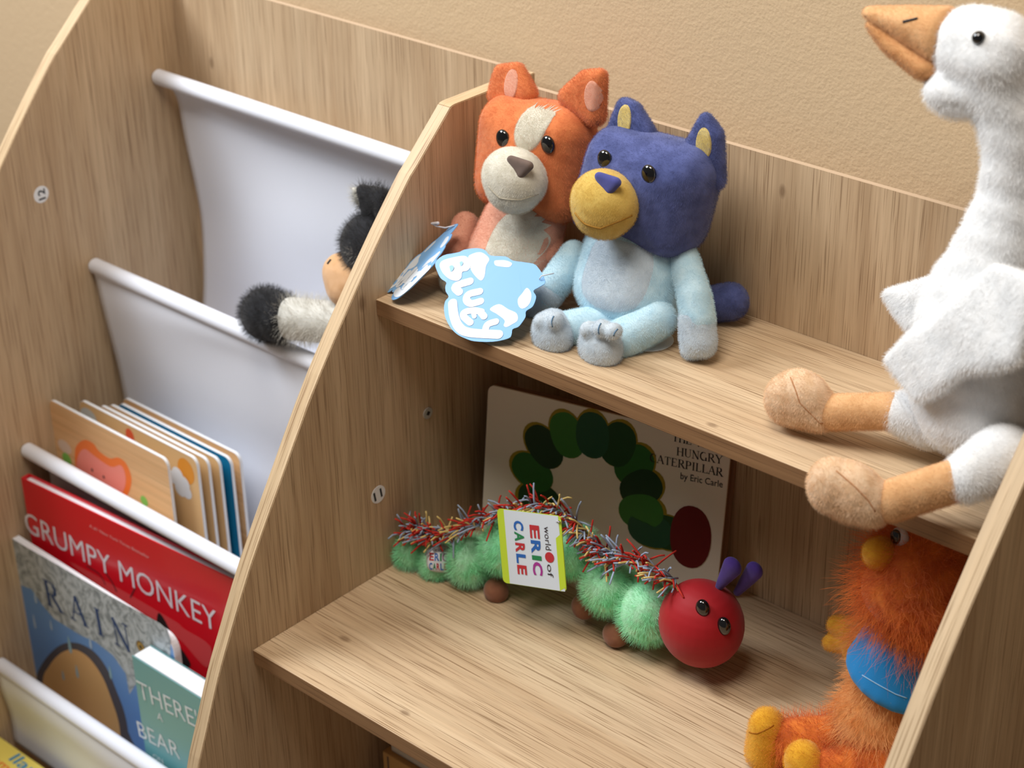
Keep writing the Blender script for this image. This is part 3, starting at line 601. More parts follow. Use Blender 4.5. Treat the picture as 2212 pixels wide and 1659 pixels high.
ft = [blob('foot', [('h', ((185.0,-145.0,9.7), (19, 13, 20)), ((179.4,-134.0,7.8), (16, 12, 18))), ('s', (179.7,-150.0,21.6), (7, 8, 7)), ('s', (193.4,-150.0,26.9), (7, 8, 7))], PALE, dg, 1.8, 4),
      blob('foot', [('h', ((229.4,-138.0,10.0), (20, 14, 20)), ((224.3,-126.0,8.5), (18, 13, 18))), ('s', (222.9,-144.0,25.9), (7, 8, 7)), ('s', (236.1,-144.0,31.4), (7, 8, 7)), ('s', (246.2,-142.0,31.0), (7, 8, 7))], PALE, dg, 1.8, 4)]
TST = mat('steel_blue_thread', '#5d7d99', .7)
for f_, ln in ((ft[0], [[(194.9,-160.0,34.5), (196.2,-160.0,23.4)], [(206.2,-158.0,34.9), (204.2,-158.0,23.6)]]), (ft[1], [[(237.7,-155.0,39.8), (239.1,-155.0,29.0)], [(251.6,-155.0,42.7), (250.8,-155.0,31.2)]])):
    for l in ln: stitch('toe_stitch', f_, l, (0, 1, -.3), .6, TST, dg)
blob('tail', [('h', ((244.2,-34.0,12.0), 10), ((257.9,-24.0,14.6), (15, 14, 15))), ('h', ((259.3,-26.0,15.8), (15, 14, 15)), ((272.5,-22.0,20.5), (15, 13, 16)))], NAVY, dg, 2, 6)
disc('care_label', (240.3,-88.9,0.3), (0, 0, 1), 20, .6, LBL, dg)
# ---- salmon orange puppy
ORA = plush('orange_plush', '#e0713a', '#cf6230'); SAL = plush('salmon_plush', '#e59a7c', '#d98b6e'); CRM = plush('cream_plush', '#ded7c4', '#d0c8b3'); BRN = plush('brown_nose_felt', '#5d4a41', '#54423a')
og = thing('plush_puppy', (85, -85, 0), 'orange and salmon plush puppy with cream muzzle seated beside the light blue one', 'plush toy', 'plush puppies on the top shelf')
og_body = blob('body', [('h', ((87.9,-86.0,27.2), (40, 34, 36)), ((89.5,-68.0,59.2), (38, 31, 28)))], SAL, og, 2.2, 8)
og_head = blob('head', [('h', ((61.4,-54.0,134.9), (24, 29, 24)), ((119.5,-50.0,137.0), (25, 29, 24)), ((58.4,-58.0,83.8), (23, 31, 24)), ((117.5,-54.0,84.2), (25, 31, 25)), ((91.3,-60.0,115.9), (36, 33, 42)))], ORA, og, 2.2, 8)
oe = [blob('ear', [('h', ((42.3,-48.0,152.2), 9), ((76.5,-48.0,161.2), 9), ((42.9,-44.0,171.7), 6.5), ((61.9,-44.0,177.1), 7))], ORA, og, 1.8, 5),
      blob('ear', [('h', ((118.3,-46.0,167.8), 8), ((145.7,-44.0,157.6), 10), ((133.8,-42.0,186.7), 6), ((149.8,-42.0,191.0), 6.5))], ORA, og, 1.8, 5)]
for e, c in ((oe[0], (63.3,-58.0,167.5)), (oe[1], (148.4,-56.0,175.9))): patch('ear_lining', e, c, (1, 0, .1), (.1, 0, 1), (0, 1, 0), 8, 13, SAL, og, .8)
og_muz = blob('muzzle', [('s', (106.7,-100.0,109.8), (30, 23, 26)), ('s', (106.9,-102.0,104.4), (26, 21, 24))], CRM, og, 1.8, 6)
NO = on(og_muz, (123.1,-120.0,129.7), (0, 1, -.35))
blob('nose', [('h', (NO+Vector((-9, 1, 4)), (5, 3.5, 4)), (NO+Vector((9, 1, 4)), (5, 3.5, 4)), (NO+Vector((0, -.5, -7)), (4, 3.5, 3)))], BRN, og, 1.1, 3)
stitch('mouth', og_muz, [(98.2,-125.0,107.5), (110.7,-125.0,100.7), (127.4,-125.0,101.1), (143.5,-125.0,107.9), (158.4,-125.0,121.5)], (0, 1, 0), .7, mat('grey_thread', '#a9a18f', .7))
patch('forehead_panel', og_head, (106.7,-88.0,155.7), (1, 0, 0), (0, 0, 1), (0, 1, -.1), 15, 27, CRM, og, .9)
for c in ((83.8,-88.0,134.9), (124.4,-88.0,137.6)):
    q = on(og_head, c, (0, 1, -.1)); bead('eye', q+Vector((0, .5, 0)), (7, 4, 8), og)
patch('belly_panel', og_body, (111.6,-118.0,49.8), (1, 0, 0), (0, 0, 1), (0, 1, 0), 27, 30, CRM, og, 1.0, 2.4)
blob('arm', [('h', ((30.5,-80.0,39.9), (12, 11, 12)), ((37.0,-100.0,22.9), 12.5)), ('h', ((37.0,-100.0,22.9), 12.5), ((43.9,-112.0,9.5), 12))], SAL, og, 1.8, 5)
blob('arm', [('h', ((112.7,-62.0,50.9), (11, 10, 12)), ((120.5,-76.0,37.5), 11))], SAL, og, 1.8, 5)
blob('leg', [('h', ((77.4,-100.0,15.2), 14), ((59.7,-116.0,9.6), 14))], SAL, og, 1.8, 5)
blob('leg', [('h', ((99.5,-98.0,19.0), 14), ((103.5,-120.0,12.4), 14))], SAL, og, 1.8, 5)
blob('foot', [('s', (57.3,-122.0,12.0), (16, 12, 17))], CRM, og, 1.8, 4)
blob('foot', [('s', (118.1,-132.0,15.9), (17, 12, 17))], CRM, og, 1.8, 4)
# ---- their card tags
SKYC = mat('light_blue_card', '#78addf', .4, .4); WCARD = mat('white_card_print', '#d2dae2', .4, .4); CLIP = mat('clear_plastic_loop', '#d8d6dc', .2, .5)
T1O = Vector((151.1157,-178.1637,5.0000)); T1N = Vector((0.1352,-0.5980,0.7900)).normalized()
def tagpts(l): return [Vector(q) for q in l]
OUT = tagpts([(63.5,-152.4,39.5),(66.0,-145.3,44.4),(73.5,-140.3,47.0),(77.7,-137.4,48.4),(80.7,-134.2,50.3),(89.4,-129.4,52.4),(97.2,-127.7,52.4),(105.1,-129.0,50.1),(117.5,-124.5,51.3),(125.7,-124.5,50.0),(137.0,-121.3,50.5),(147.1,-119.6,50.0),(161.8,-125.7,42.9),(160.2,-130.8,39.3),(157.2,-135.3,36.4),(162.1,-137.6,33.8),(164.2,-142.3,29.9),(164.1,-145.6,27.4),(161.6,-149.6,24.8),(164.0,-153.0,21.9),(164.1,-157.6,18.3),(163.3,-161.3,15.7),(160.1,-164.5,13.8),(161.9,-167.7,11.1),(161.4,-171.1,8.6),(151.1,-178.2,5.0),(136.3,-184.2,2.9),(127.6,-185.8,3.2),(119.8,-186.3,4.2),(112.1,-185.2,6.3),(105.4,-182.9,9.2),(99.6,-179.9,12.5),(94.5,-175.4,16.8),(92.2,-171.2,20.4),(92.6,-167.6,23.0),(87.6,-165.6,25.4),(84.6,-162.8,28.0),(83.1,-160.1,30.4),(76.9,-159.6,31.7),(71.3,-157.5,34.3)])
CLOUD = [tagpts([(97.1,-144.4,39.8),(90.9,-139.8,44.3),(87.4,-137.1,47.0),(90.3,-133.3,49.4),(95.1,-130.5,50.7),(101.1,-130.3,49.8),(106.1,-131.9,47.7),(106.9,-136.9,43.8),(110.9,-143.1,38.5),(110.7,-146.9,35.6),(105.5,-146.8,36.5)]),
    tagpts([(111.0,-131.0,47.6),(115.0,-128.6,48.7),(120.4,-126.7,49.2),(126.4,-126.5,48.4),(126.0,-129.6,46.1),(119.1,-132.1,45.3),(113.9,-133.2,45.4)]),
    tagpts([(150.7,-135.9,37.1),(156.3,-137.2,35.1),(160.0,-141.5,31.2),(160.5,-146.1,27.7),(157.5,-149.5,25.6),(153.0,-148.9,26.8),(149.3,-145.3,30.2),(149.8,-140.7,33.6)]),
    tagpts([(132.2,-160.7,21.4),(136.9,-154.7,25.2),(146.8,-154.5,23.7),(155.5,-154.1,22.5),(159.7,-157.7,19.0),(157.4,-162.0,16.2),(154.4,-165.4,14.1),(151.3,-165.3,14.7),(149.5,-162.1,17.4),(140.6,-161.2,19.7)])]
BBL = [tagpts([(68.3,-151.9,39.0),(68.7,-148.3,41.7),(75.8,-142.7,44.7),(83.8,-138.2,46.7),(89.3,-138.6,45.5),(94.5,-142.1,42.0),(94.3,-145.9,39.1),(90.9,-148.5,37.8),(93.1,-152.1,34.7),(91.4,-155.4,32.4),(85.0,-157.0,32.3),(77.6,-156.3,34.1),(72.2,-154.5,36.4)])]
BHO = [ell((85.3,-144.2,41.9), Vector((1, 0, 0)), Vector((0, .7, .7)), 2, 2.4), ell((79.7,-150.5,38.1), Vector((1, 0, 0)), Vector((0, .7, .7)), 2.8, 3.2)]
LET = [(tagpts([(101.8,-151.4,33.7),(92.9,-159.3,29.3),(98.8,-161.3,26.7)]), 7), (tagpts([(115.0,-154.0,29.5),(107.9,-159.3,26.7),(108.9,-163.3,23.5),(114.5,-163.9,22.1),(120.7,-159.3,24.4)]), 6.5), (tagpts([(127.0,-165.2,19.0),(119.6,-167.2,18.7),(113.9,-171.2,16.7),(115.3,-173.9,14.4),(123.6,-175.1,12.0)]), 6), (tagpts([(126.2,-165.5,18.8),(131.5,-166.9,16.9)]), 6), (tagpts([(120.3,-168.0,17.9),(123.8,-170.2,15.7)]), 4), (tagpts([(99.4,-170.0,20.1),(107.0,-176.7,13.7),(117.1,-181.6,8.2),(128.4,-181.1,6.7),(152.0,-172.3,9.3)]), 8), (tagpts([(143.3,-165.9,15.6),(138.3,-170.6,12.9),(140.7,-176.1,8.3)]), 6)]
def tag_card(parent, f, n, nm):
    """the same printed card laid through the rigid map f"""
    c = slab('hang_tag', rnd_outline([f(p) for p in OUT], 3), -n*.6, SKYC, parent)
    for q in CLOUD: polys('cloud_print', [rnd_outline([f(p) for p in q])], n, WCARD, c, .12)
    strokes('tag_lettering', [([f(p) for p in curve_pts(a, 6)], wd) for a, wd in LET], n, WCARD, c, .3, False)
    polys('tag_lettering', [rnd_outline([f(p) for p in q]) for q in BBL], n, WCARD, c, .3)
    for q in BHO: polys('letter_hole', [[f(p) for p in q]], n, SKYC, c, .5)
    return c
tc = tag_card(dg, lambda p: p, T1N, 'a')
tube('tag_loop', [Vector((156.9,-127.0,42.8))+T1N*1, Vector((157.9,-124.7,44.3))+T1N*3, Vector((159.9,-122.4,45.7))+Vector((3, 6, 1))], .5, CLIP, tc)
att1 = Vector((156.5,-125.3,44.1)); far1 = Vector((102.3,-181.7,10.7)); e1 = (far1-att1).normalized(); f1 = T1N.cross(e1)
att2 = Vector((43.2,-108.0,52.6))+Vector((1.5, 0, 0)); far2 = Vector((32.1,-177.1,1.2))+Vector((1.5, 0, 2)); e2 = (far2-att2).normalized(); view2 = Vector((.6, -.65, .47)).normalized()
nn = (view2-e2*view2.dot(e2)).normalized(); f2 = nn.cross(e2); ang = math.radians(66); n2 = (nn*math.cos(ang)-f2*math.sin(ang)).normalized(); f2 = n2.cross(e2)
tag_card(og, lambda p: att2+e2*((p-att1).dot(e1)*.98)+f2*((p-att1).dot(f1)*.5), n2, 'b')
tube('tag_loop', [att2+n2*.5, Vector((37.1,-112.0,50.1)), Vector((29.2,-114.0,49.9)), Vector((23.7,-114.0,50.5))], .7, CLIP, og)
blob('tag_loop_end', [('h', ((23.2,-114.0,50.8), 1.2), ((30.5,-114.0,53.2), 1.6))], CLIP, og, .7, 2)
# ---- white goose
GW = plush('white_plush', '#fbfcfd', '#f2f4f6'); GO_ = plush('apricot_plush', '#e8ad73', '#d99c62'); GF = plush('peach_plush', '#f2caa0', '#e0b284', 120, .8)
gs = thing('plush_goose', (535, -110, 0), 'large white plush goose with apricot bill and feet seated on the top shelf', 'plush toy')
g_body = blob('body', [('h', ((516.7,-86.0,297.7), (30, 28, 30)), ((498.7,-86.0,301.8), (24, 25, 26))), ('s', (492.1,-90.0,269.7), (21, 20, 18)), ('h', ((492.1,-90.0,269.7), (15, 16, 15)), ((518.8,-86.0,279.4), 24)),
    ('h', ((517.7,-86.0,288.6), 25), ((537.2,-84.0,244.8), 22)), ('h', ((537.2,-84.0,244.8), 22), ((540.9,-84.0,203.2), 24)), ('h', ((540.9,-84.0,203.2), 25), ((538.6,-84.0,158.6), 36)),
    ('h', ((538.6,-84.0,158.6), 36), ((528.9,-86.0,114.3), 46)), ('h', ((528.9,-86.0,114.3), 46), ((536.6,-92.0,53.8), (52, 46, 44)))], GW, gs, 3, 9, lambda p: .6*math.sin(p.z*.11+p.x*.05)*math.sin(p.x*.09+p.y*.13)+.4*math.sin(p.z*.27+p.y*.2))
blob('upper_bill', [('h', ((478.0,-86.0,302.8), (6, 20, 20)), ((450.7,-90.0,309.7), (6, 14, 9)), ((426.2,-94.0,310.9), (5, 7, 4)))], GO_, gs, 1.6, 4)
blob('lower_bill', [('h', ((472.6,-90.0,283.0), (12, 17, 10)), ((445.1,-93.0,294.0), (7, 12, 8)), ((429.0,-95.0,303.4), (4, 6, 4)))], plush('dark_apricot_plush', '#d8955a', '#c8854b'), gs, 1.6, 4)
ub = [o for o in gs.children if o.name.startswith('upper_bill')][0]
stitch('nostril', ub, [(456.0,-100.0,311.4), (467.7,-100.0,316.8)], (-.3, 1, -.35), .9, INK)
q = on(g_body, (517.8,-110.0,316.2), VD); bead('eye', q+Vector((-1, .5, 0)), 4.6, gs)
wing_o = blob('wing', [('h', ((553.9,-126.0,169.7), 6), ((482.9,-126.0,80.6), 6), ((531.8,-134.0,130.2), 9)), ('h', ((482.9,-126.0,80.6), 6), ((514.7,-140.0,65.7), 5), ((532.9,-136.0,131.3), 9), ((548.4,-146.0,105.7), 8)),
    ('h', ((553.9,-126.0,169.7), 6), ((532.9,-136.0,131.3), 9), ((548.4,-146.0,105.7), 8), ((584.7,-148.0,125.7), 7), ((587.0,-132.0,170.4), 6))], GW, gs, 2.4, 6, lambda p: 1.1*math.sin(p.z*.1+p.x*.07))
blob('wing', [('h', ((499.1,-68.0,126.9), 7), ((443.7,-70.0,97.8), 4), ((469.5,-80.0,86.3), 5), ((504.2,-74.0,94.5), 8)), ('h', ((443.7,-70.0,97.8), 4), ((469.5,-80.0,86.3), 5), ((466.4,-72.0,103.8), 8))], GW, gs, 2, 5)
blob('thigh', [('h', ((505.9,-104.0,32.9), 22), ((488.3,-114.0,34.6), 15.5))], GW, gs, 2, 5)
blob('thigh', [('h', ((580.3,-138.0,44.4), 22), ((572.3,-172.0,40.0), 17))], GW, gs, 2, 5)
blob('leg', [('h', ((487.3,-115.0,35.9), (14, 13, 13.5)), ((441.8,-130.0,24.7), (14, 13, 13.5)))], GO_, gs, 1.8, 5)
blob('leg', [('h', ((568.1,-176.0,38.5), (14, 14, 15)), ((534.4,-200.0,20.0), (14, 14, 15)))], GO_, gs, 1.8, 5)
gft = [blob('foot', [('h', ((432.1,-132.0,23.6), (14, 14, 17)), ((405.5,-136.0,25.0), (17, 16, 20))), ('s', (416.8,-134.0,30.9), (24, 16, 20))], GF, gs, 1.8, 5),
       blob('foot', [('h', ((522.8,-206.0,17.0), (15, 15, 19)), ((496.1,-212.0,22.1), (19, 16, 21))), ('s', (507.8,-208.0,19.7), (26, 17, 23))], GF, gs, 1.8, 5)]
CRE = mat('rust_seam', '#b07a4f', .8)
stitch('foot_seam', gft[0], [(418.3,-150.0,53.4), (425.8,-150.0,35.2), (445.2,-150.0,25.0), (454.8,-150.0,27.5)], VD, .5, CRE, gs, .1)
stitch('foot_seam', gft[1], [(511.5,-230.0,47.5), (524.6,-230.0,41.9), (537.7,-230.0,34.6), (545.4,-230.0,27.0)], VD, .5, CRE, gs, .1)

# ---- caterpillar
LIME = plush('mint_green_plush', '#b2f7c6', '#7fe6a3', 60); CRED = mat('red_velour', '#9c111a', .6, .25, .1, bump=(1500, .15, .0003)); PUR = plush('purple_felt', '#3d2580', '#331f6c'); CHO = plush('chocolate_plush', '#8a5238', '#7a4630')
ca = thing('plush_caterpillar', (170, -140, -271.8), 'green plush caterpillar with red head and yarn fringe on the middle shelf', 'plush toy')
SEG = [((27.1,-160.0,-259.2), 17), ((55.5,-156.0,-261.1), 19), ((88.9,-148.0,-248.6), 22), ((123.9,-140.0,-222.8), 23), ((159.2,-134.0,-197.2), 23), ((193.1,-128.0,-203.9), 22), ((233.4,-128.0,-220.6), 25), ((275.6,-126.0,-228.3), 28)]
for i, (c, r) in enumerate(SEG):
    nx_ = Vector(SEG[min(i+1, 7)][0])-Vector(SEG[max(i-1, 0)][0]); s_ = blob('body_segment', [('s', c, (r*.86, r, r))], LIME, ca, 2, 4); fur(s_, 4200, 5.5 if i != 1 else 3.5, .2, i+1, .45, (0, 0, -.2), brown=.05)
    SEG[i] = (c, r, s_)
hd = blob('head', [('s', (325.0,-121.0,-222.2), (37, 34, 38))], CRED, ca, 2, 4)
for a, b, r in (((334.8,-112.0,-186.4), (347.2,-112.0,-160.9), 9), ((347.4,-104.0,-190.5), (363.4,-104.0,-161.5), 8)):
    blob('antenna', [('h', (a, (3.5, 3, 3.5)), (Vector(a).lerp(Vector(b), .5), (6, 3.5, 6)), (b, (r, 4.5, r)))], PUR, ca, 1.3, 4)
for c in ((348.6,-150.0,-184.3), (362.0,-140.0,-199.9)):
    q = on(hd, c, VD); bead('eye', q+Vector((-.5, .5, 0)), (6.5, 5, 8.5), ca)
for c in ((122.4,-152.0,-264.6), (206.2,-130.0,-255.1), (248.0,-138.0,-260.5)): blob('foot', [('s', c, (12, 11, 12))], CHO, ca, 1.6, 4)
YARN = [mat('red_yarn', '#c0392f', .9, .1), mat('blue_grey_yarn', '#9aa8bd', .9, .1), mat('yellow_yarn', '#dcc27c', .9, .1)]
bm = bmesh.new(); rnd = random.Random(4)
spine = [Vector(p) for p in ((24.2,-160.0,-239.2), (38.1,-158.0,-230.3), (58.2,-156.0,-231.8), (85.7,-148.0,-214.3), (123.7,-140.0,-188.0), (159.2,-134.0,-166.8), (189.1,-128.0,-168.8), (216.3,-128.0,-183.6), (235.1,-128.0,-188.6), (267.3,-126.0,-183.2), (300.8,-124.0,-187.9))]
spl = curve_pts(spine, 12)
for i, p in enumerate(spl):
    for k in range(4):
        t = (spl[min(i+1, len(spl)-1)]-spl[max(i-1, 0)]).normalized(); out = Vector((rnd.gauss(0, .45), rnd.gauss(-.75, .5), rnd.gauss(.75, .35))).normalized()
        out = (out+t*rnd.gauss(0, .5)).normalized(); L_ = rnd.uniform(16, 30); b0 = p+Vector((rnd.uniform(-3, 3), rnd.uniform(-5, 3), rnd.uniform(-5, 0)))
        sag = Vector((rnd.gauss(0, 2.5), rnd.gauss(-1, 2), -rnd.uniform(2, 11)))
        add_tube(bm, [b0, b0+out*L_*.4+sag*.1, b0+out*L_*.75+sag*.5, b0+out*L_+sag], [.8, .9, .85, .75], 5, True, rnd.choice((0, 0, 1, 1, 2)))
for v in bm.verts: v.co = V(v.co)
tag(bm_obj('yarn_fringe', bm, YARN, ca), kind='stuff')
# sewn label and card tag
TXC = {'r': mat('label_red', '#b83238', .5), 'b': mat('label_blue', '#2a62ae', .5), 'g': mat('label_green', '#2a7f4c', .5), 'p': mat('label_purple', '#a0348a', .5), 'k': mat('label_black', '#3a3236', .5)}
lab = patch('sewn_label', SEG[1][2], (76.7,-178.0,-237.5), (.8, .35, 0), (0, 0, 1), VD, 12.5, 16.5, mat('white_satin_label', '#d9dade', .35, .5), ca, 5, 5)
lc = (80.8,-182.0,-233.7); LU = Vector((.78, .5, 0)).normalized(); LN = Vector((.45, -.72, .45)).normalized(); LC = Vector(lc)+LN*8
tl = [text('label_lettering', 'world of', LC+LU*-9+Vector((0, 0, 5)), LC+LU*9+Vector((0, 0, 5)), (0, 0, 1), 4, TXC['k'], lab, LN, .4)]
tl += letters('label_lettering', 'ERIC', 'rbgp', LC+LU*-8.4+Vector((0, 0, -4)), LC+LU*8.4+Vector((0, 0, -4)), (0, 0, 1), 7.5, lab, LN, .03)
tl += letters('label_lettering', 'CARLE', 'bgrbr', LC+LU*-8.4+Vector((0, 0, -13.5)), LC+LU*8.4+Vector((0, 0, -13.5)), (0, 0, 1), 7, lab, LN, .03)
for o in tl: drape(o, lab, VD, .4)
q0, q1, q3 = Vector((142.6,-170.0,-160.9)), Vector((205.8,-160.0,-147.6)), Vector((136.9,-184.0,-229.4))
tu = (q1-q0); tW = tu.length; tu.normalize(); tv = q3-q0; tv = tv-tu*tv.dot(tu); tH = tv.length; tv.normalize(); tn = tv.cross(tu).normalized()
if tn.y > 0: tn = -tn
ct = slab('hang_tag', rrect(q0, tu, tv, tW, tH, 4, (1, 1, 1, 1)), -tn*.7, mat('lime_card', '#bcd339', .4, .4), ca)
polys('tag_print', [[q0+tu*(tW*.11)+tv*.3, q0+tu*(tW*.96)+tv*.3, q0+tu*(tW*.98)+tv*(tH-.3), q0+tu*(tW*.11)+tv*(tH-.3)]], tn, WCARD, ct, .12)
polys('tag_print', [[q0+tu*(tW*.9)+tv*(tH*.3), q0+tu*(tW-.1)+tv*(tH*.22), q0+tu*(tW-.1)+tv*(tH-4), q0+tu*(tW*.9)+tv*(tH-.4)]], tn, mat('lime_print', '#bcd339', .4), ct, .2)
def T2(a, b): return q0+tu*(tW*a)+tv*(tH*b)
for a, words, b0, b1 in ((.73, 'world', .16, .47), (.73, 'of', .66, .83)):
    text('tag_lettering', words, T2(a, b0), T2(a, b1), tu, 6, TXC['k'], ct, tn, .4)
disc('tag_dot', T2(.78, .565)+tn*.2, tn, 4.6, .2, TXC['r'], ct)
for a, wd, cs, b0, b1, hz in ((.51, 'ERIC', 'rbgp', .15, .84, 9.5), (.26, 'CARLE', 'bgrbr', .12, .86, 9.5)):
    letters('tag_lettering', wd, cs, T2(a, b0), T2(a, b1), tu, hz, ct, tn, .035)
tube('tag_loop', [T2(.93, .07)+tn*.6, T2(1.0, .06)+tn*2, Vector((188.9,-140.0,-173.7))], .6, CLIP, ct)

# ---- shaggy orange bird
SHG = plush('shaggy_orange_plush', '#e56d22', '#c9521a', 70); SHL = plush('shaggy_apricot_plush', '#ea9a55', '#d67a35', 70); AMB = plush('amber_plush', '#eda31f', '#df9216'); VEST = mat('blue_vest_cloth', '#1f78b4', .8, .15, .2, bump=(1200, .2, .0004))
bd = thing('plush_bird', (500, -140, -271.8), 'shaggy orange plush bird in a blue vest with amber feet, seated on the middle shelf', 'plush toy')
b_head = blob('head', [('s', (512.0,-105.0,-93.9), (40, 40, 40)), ('s', (512.7,-115.0,-107.8), (40, 38, 30))], SHG, bd, 2.6, 4); fur(b_head, 6500, 16, .22, 3, .6, (0, 0, -.5), brown=.25)
b_ruff = blob('neck_ruff', [('s', (519.1,-112.0,-131.6), (36, 34, 20))], SHG, bd, 2.6, 4); fur(b_ruff, 3600, 18, .22, 5, .6, (0, 0, -.8), brown=.3)
blob('beak', [('h', ((494.6,-125.0,-79.7), (16, 15, 14)), ((491.5,-138.0,-72.3), (11, 10, 12)))], AMB, bd, 1.6, 4)
q = on(b_head, (515.5,-140.0,-49.4), VD); bead('eye', q+Vector((1.5, -2, 1)), (7, 5, 8.5), bd, mat('white_eye', '#c9c9d6', .3)); bead('pupil', q+Vector((0, -5.5, 2.5)), (4.6, 3, 6.3), bd)
b_body = blob('body', [('s', (507.0,-140.0,-219.9), (36, 34, 36)), ('s', (511.8,-128.0,-184.0), (32, 32, 36))], SHL, bd, 2.6, 5); fur(b_body, 6500, 11, .24, 7, .5, (0, 0, -.8), brown=.12)
vest = blob('vest', [('h', ((510.8,-122.0,-147.0), (32, 33, 10)), ((514.5,-132.0,-172.5), (41, 40, 14), eul(0, 16, 0)))], VEST, bd, 2.4, 5, lambda p: .9*math.sin(p.z*.12+p.x*.1))
stitch('hem_stitch', vest, [(508.3,-170.0,-157.8), (521.9,-170.0,-159.5), (537.8,-170.0,-161.2), (551.3,-170.0,-160.6)], VD, .45, mat('pale_blue_thread', '#8db6d6', .7), bd)
b_arm = blob('arm', [('h', ((486.1,-95.0,-171.6), 15), ((457.1,-84.0,-193.7), 13))], SHL, bd, 2.2, 4); fur(b_arm, 1800, 11, .22, 9, .5, (-.3, 0, -.5), brown=.2)
blob('hand', [('h', ((453.3,-82.0,-195.3), 12), ((426.4,-76.0,-201.3), 8.5)), ('h', ((453.8,-82.0,-200.9), 11), ((423.3,-78.0,-219.1), 7.5)), ('h', ((456.1,-86.0,-197.6), 11), ((448.9,-88.0,-210.3), 8))], AMB, bd, 1.6, 4)
for a, b, sd in (((495.1,-150.0,-233.5), (451.0,-178.0,-244.1), 11), ((522.1,-160.0,-234.2), (491.0,-180.0,-251.0), 12)):
    l_ = blob('leg', [('h', (a, 19), (b, (17, 16, 20)))], SHG, bd, 2.2, 4); fur(l_, 3600, 9, .2, sd, .5, (0, 0, -.2), brown=.15)
f_a = blob('foot', [('h', ((436.3,-186.0,-230.1), (13, 15, 14)), ((438.2,-190.0,-253.9), (15, 15, 15))), ('s', (441.7,-182.0,-245.6), (10, 14, 24))], AMB, bd, 1.7, 5)
stitch('toe_seam', f_a, [(435.9,-210.0,-226.8), (446.3,-210.0,-222.1), (466.6,-210.0,-206.1)], VD, .5, mat('brown_thread', '#a86a14', .8), bd)
blob('foot', [('h', ((473.9,-190.0,-241.3), (15, 15, 16)), ((482.7,-192.0,-257.9), (18, 15, 12)))], AMB, bd, 1.7, 5)

# ---- black and white calf behind the divider
BLKP = plush('black_plush', '#17181c', '#0e0f12'); WHTP = plush('off_white_plush', '#d9d8d0', '#c6c4ba'); MUZ = plush('peach_muzzle_plush', '#e5ae7c', '#d9a06c')
cw = thing('plush_calf', (-110, -80, -170), 'black and white plush calf with a peach muzzle sitting in the upper sling', 'plush toy')
c_hd = blob('head', [('s', (-94.2,-78.0,-16.2), (29, 28, 30))], BLKP, cw, 2.2, 4); fur(c_hd, 3500, 5, .2, 21, .4, brown=.06)
c_ear = blob('ear', [('h', ((-107.4,-72.0,32.7), 6), ((-83.5,-70.0,32.5), 9), ((-97.8,-72.0,15.5), 9)), ('h', ((-83.5,-70.0,32.5), 9), ((-77.2,-72.0,9.8), 10))], BLKP, cw, 1.8, 4); fur(c_ear, 1800, 6, .2, 22, .5, brown=.1)
c_et = blob('ear_tuft', [('h', ((-112.9,-76.0,33.4), 3), ((-107.7,-76.0,23.4), 4))], WHTP, cw, 1.4, 3); fur(c_et, 400, 5, .2, 23, .5, brown=.1)
c_mz = blob('muzzle', [('h', ((-120.2,-90.0,-47.9), (21, 20, 20)), ((-112.9,-92.0,-59.2), (22, 21, 20)), ((-101.8,-88.0,-47.8), 20))], MUZ, cw, 1.9, 5)
stitch('nostril', c_mz, [(-116.1,-115.0,-27.2), (-111.1,-115.0,-20.1)], VD, 1.1, INK, cw)
c_bd = blob('body', [('s', (-113.6,-62.0,-95.0), (34, 38, 44))], BLKP, cw, 2.6, 4); fur(c_bd, 3000, 5, .2, 24, .4, brown=.06)
c_lg = blob('leg', [('h', ((-166.8,-118.0,-99.4), (20, 20, 21)), ((-112.0,-100.0,-94.6), (20, 20, 21)))], WHTP, cw, 2.2, 4); fur(c_lg, 2600, 7, .2, 25, .4, brown=.12)
c_hf = blob('hoof', [('s', (-195.3,-124.0,-101.7), (27, 25, 26)), ('s', (-182.3,-122.0,-101.3), (24, 24, 24))], BLKP, cw, 2.2, 4); fur(c_hf, 4200, 5, .2, 26, .4, brown=.06)
c_ff = blob('forehead_tuft', [('s', (-91.9,-95.0,-16.5), (9, 8, 9))], WHTP, cw, 1.5, 3); fur(c_ff, 500, 6, .2, 27, .4, brown=.1)

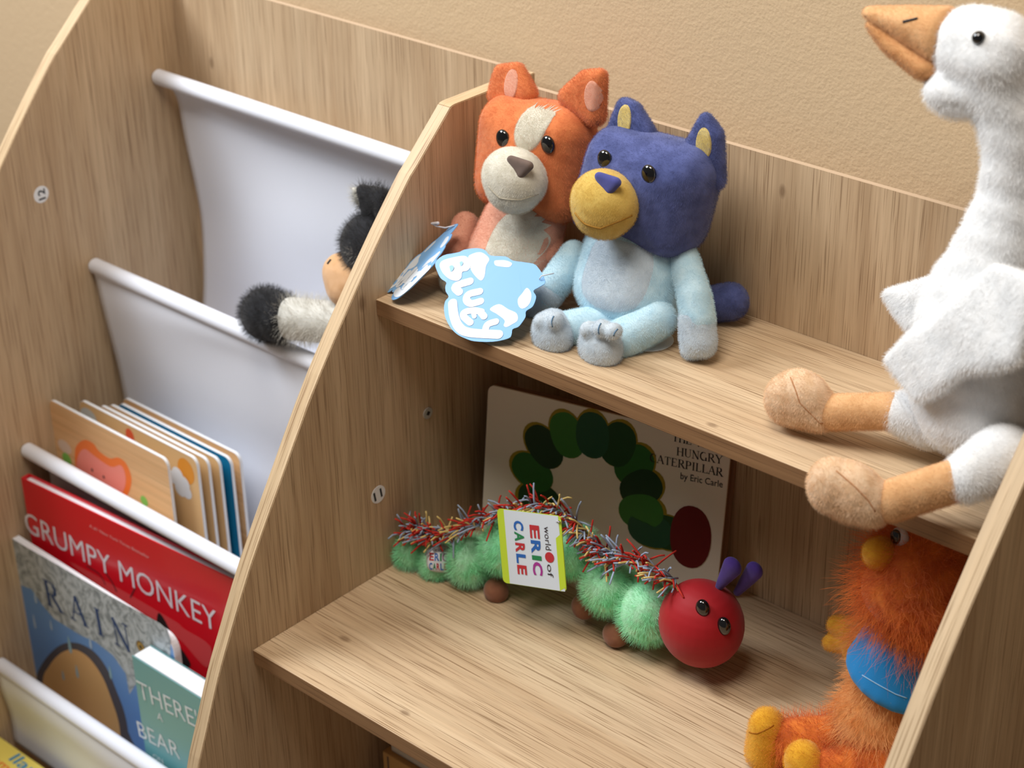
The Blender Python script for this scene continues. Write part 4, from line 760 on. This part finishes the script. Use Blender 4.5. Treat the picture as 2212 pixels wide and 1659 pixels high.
# ---- toy box below the shelves
tb = thing('toy_box', (75, -200, -545), 'pale wooden toy box with a white lid in the dark compartment below the shelves', 'toy box')
PLY = mat('pale_plywood', '#c8a068', .6)
bxO = Vector((42.0,-228.0,-442.0)); bh = bxO.z+545
box('box_side', (bxO.x, bxO.y, -544.8), (bxO.x+105, bxO.y+70, bxO.z), PLY, tb, 1)
box('lid', (bxO.x+6, bxO.y+5, bxO.z), (bxO.x+100, bxO.y+66, bxO.z+12), mat('white_plastic_lid', '#cfccc6', .4), tb, 2)
polys('box_outline', [[Vector((bxO.x+a, bxO.y, bxO.z-b)) for a, b in ((x_, 3), (x_+2, 3), (x_+2, bh-3), (x_, bh-3))] for x_ in (6, 48, 97)], (0, -1, 0), BRN, tb, .2)

# ---- soft toys flatten where they rest on a shelf or lean on a panel
def settle(root, lo, hi=(9e9, 9e9, 9e9)):
    lo, hi = V(lo), V(hi)
    for o in root.children:
        if o.type != 'MESH' or o.name.startswith('hang_tag'): continue
        p = wloc(o)
        for v in o.data.vertices:
            for i in range(3):
                v.co[i] = min(max(v.co[i], lo[i]-p[i]), hi[i]-p[i])
settle(dg, (15.5, -999, .2), (999, -.5, 999)); settle(og, (15.8, -999, .2), (999, -.5, 999)); settle(gs, (15.5, -999, .2), (598, -.5, 999))
settle(ca, (15.8, -999, -271.6)); settle(bd, (15.5, -999, -271.6), (598, -.5, -15.5))

# ---- pile on the short plush parts
P_ = [(bl_body, 24000, 1.7), (bl_head, 26000, 1.6), (bl_muz, 11000, 1.1), (og_body, 20000, 1.8), (og_head, 24000, 1.6), (og_muz, 11000, 1.1)]
for i, (o, n, L_) in enumerate(P_): fur(o, n, L_, .12, 40+i, .4, (0, 0, -.5), brown=.05)
for o in list(dg.children)+list(og.children):
    k = o.name.split('.')[0]
    if k in ('arm', 'paw', 'leg', 'foot', 'ear', 'tail'): fur(o, 8000, 1.5, .12, 60, .4, (0, 0, -.4), brown=.05)
    if k in ('belly_panel', 'forehead_panel'): fur(o, 8000, 1.0, .11, 61, .4, (0, 0, -.5), brown=.05)
for o in gs.children:
    k = o.name.split('.')[0]; nL = {'body': (40000, 2.6), 'wing': (20000, 2.6), 'thigh': (9000, 2.4), 'leg': (8000, 1.2), 'foot': (10000, 1.7), 'upper_bill': (8000, 1.4), 'lower_bill': (6000, 1.4)}.get(k)
    if nL: fur(o, nL[0], nL[1], .15, 80, .45, (0, 0, -.6), brown=.06)
for o in bd.children:
    if o.name.split('.')[0] in ('foot', 'hand', 'beak'): fur(o, 4000, 1.5, .15, 90, .4, brown=.05)
grow_fur()
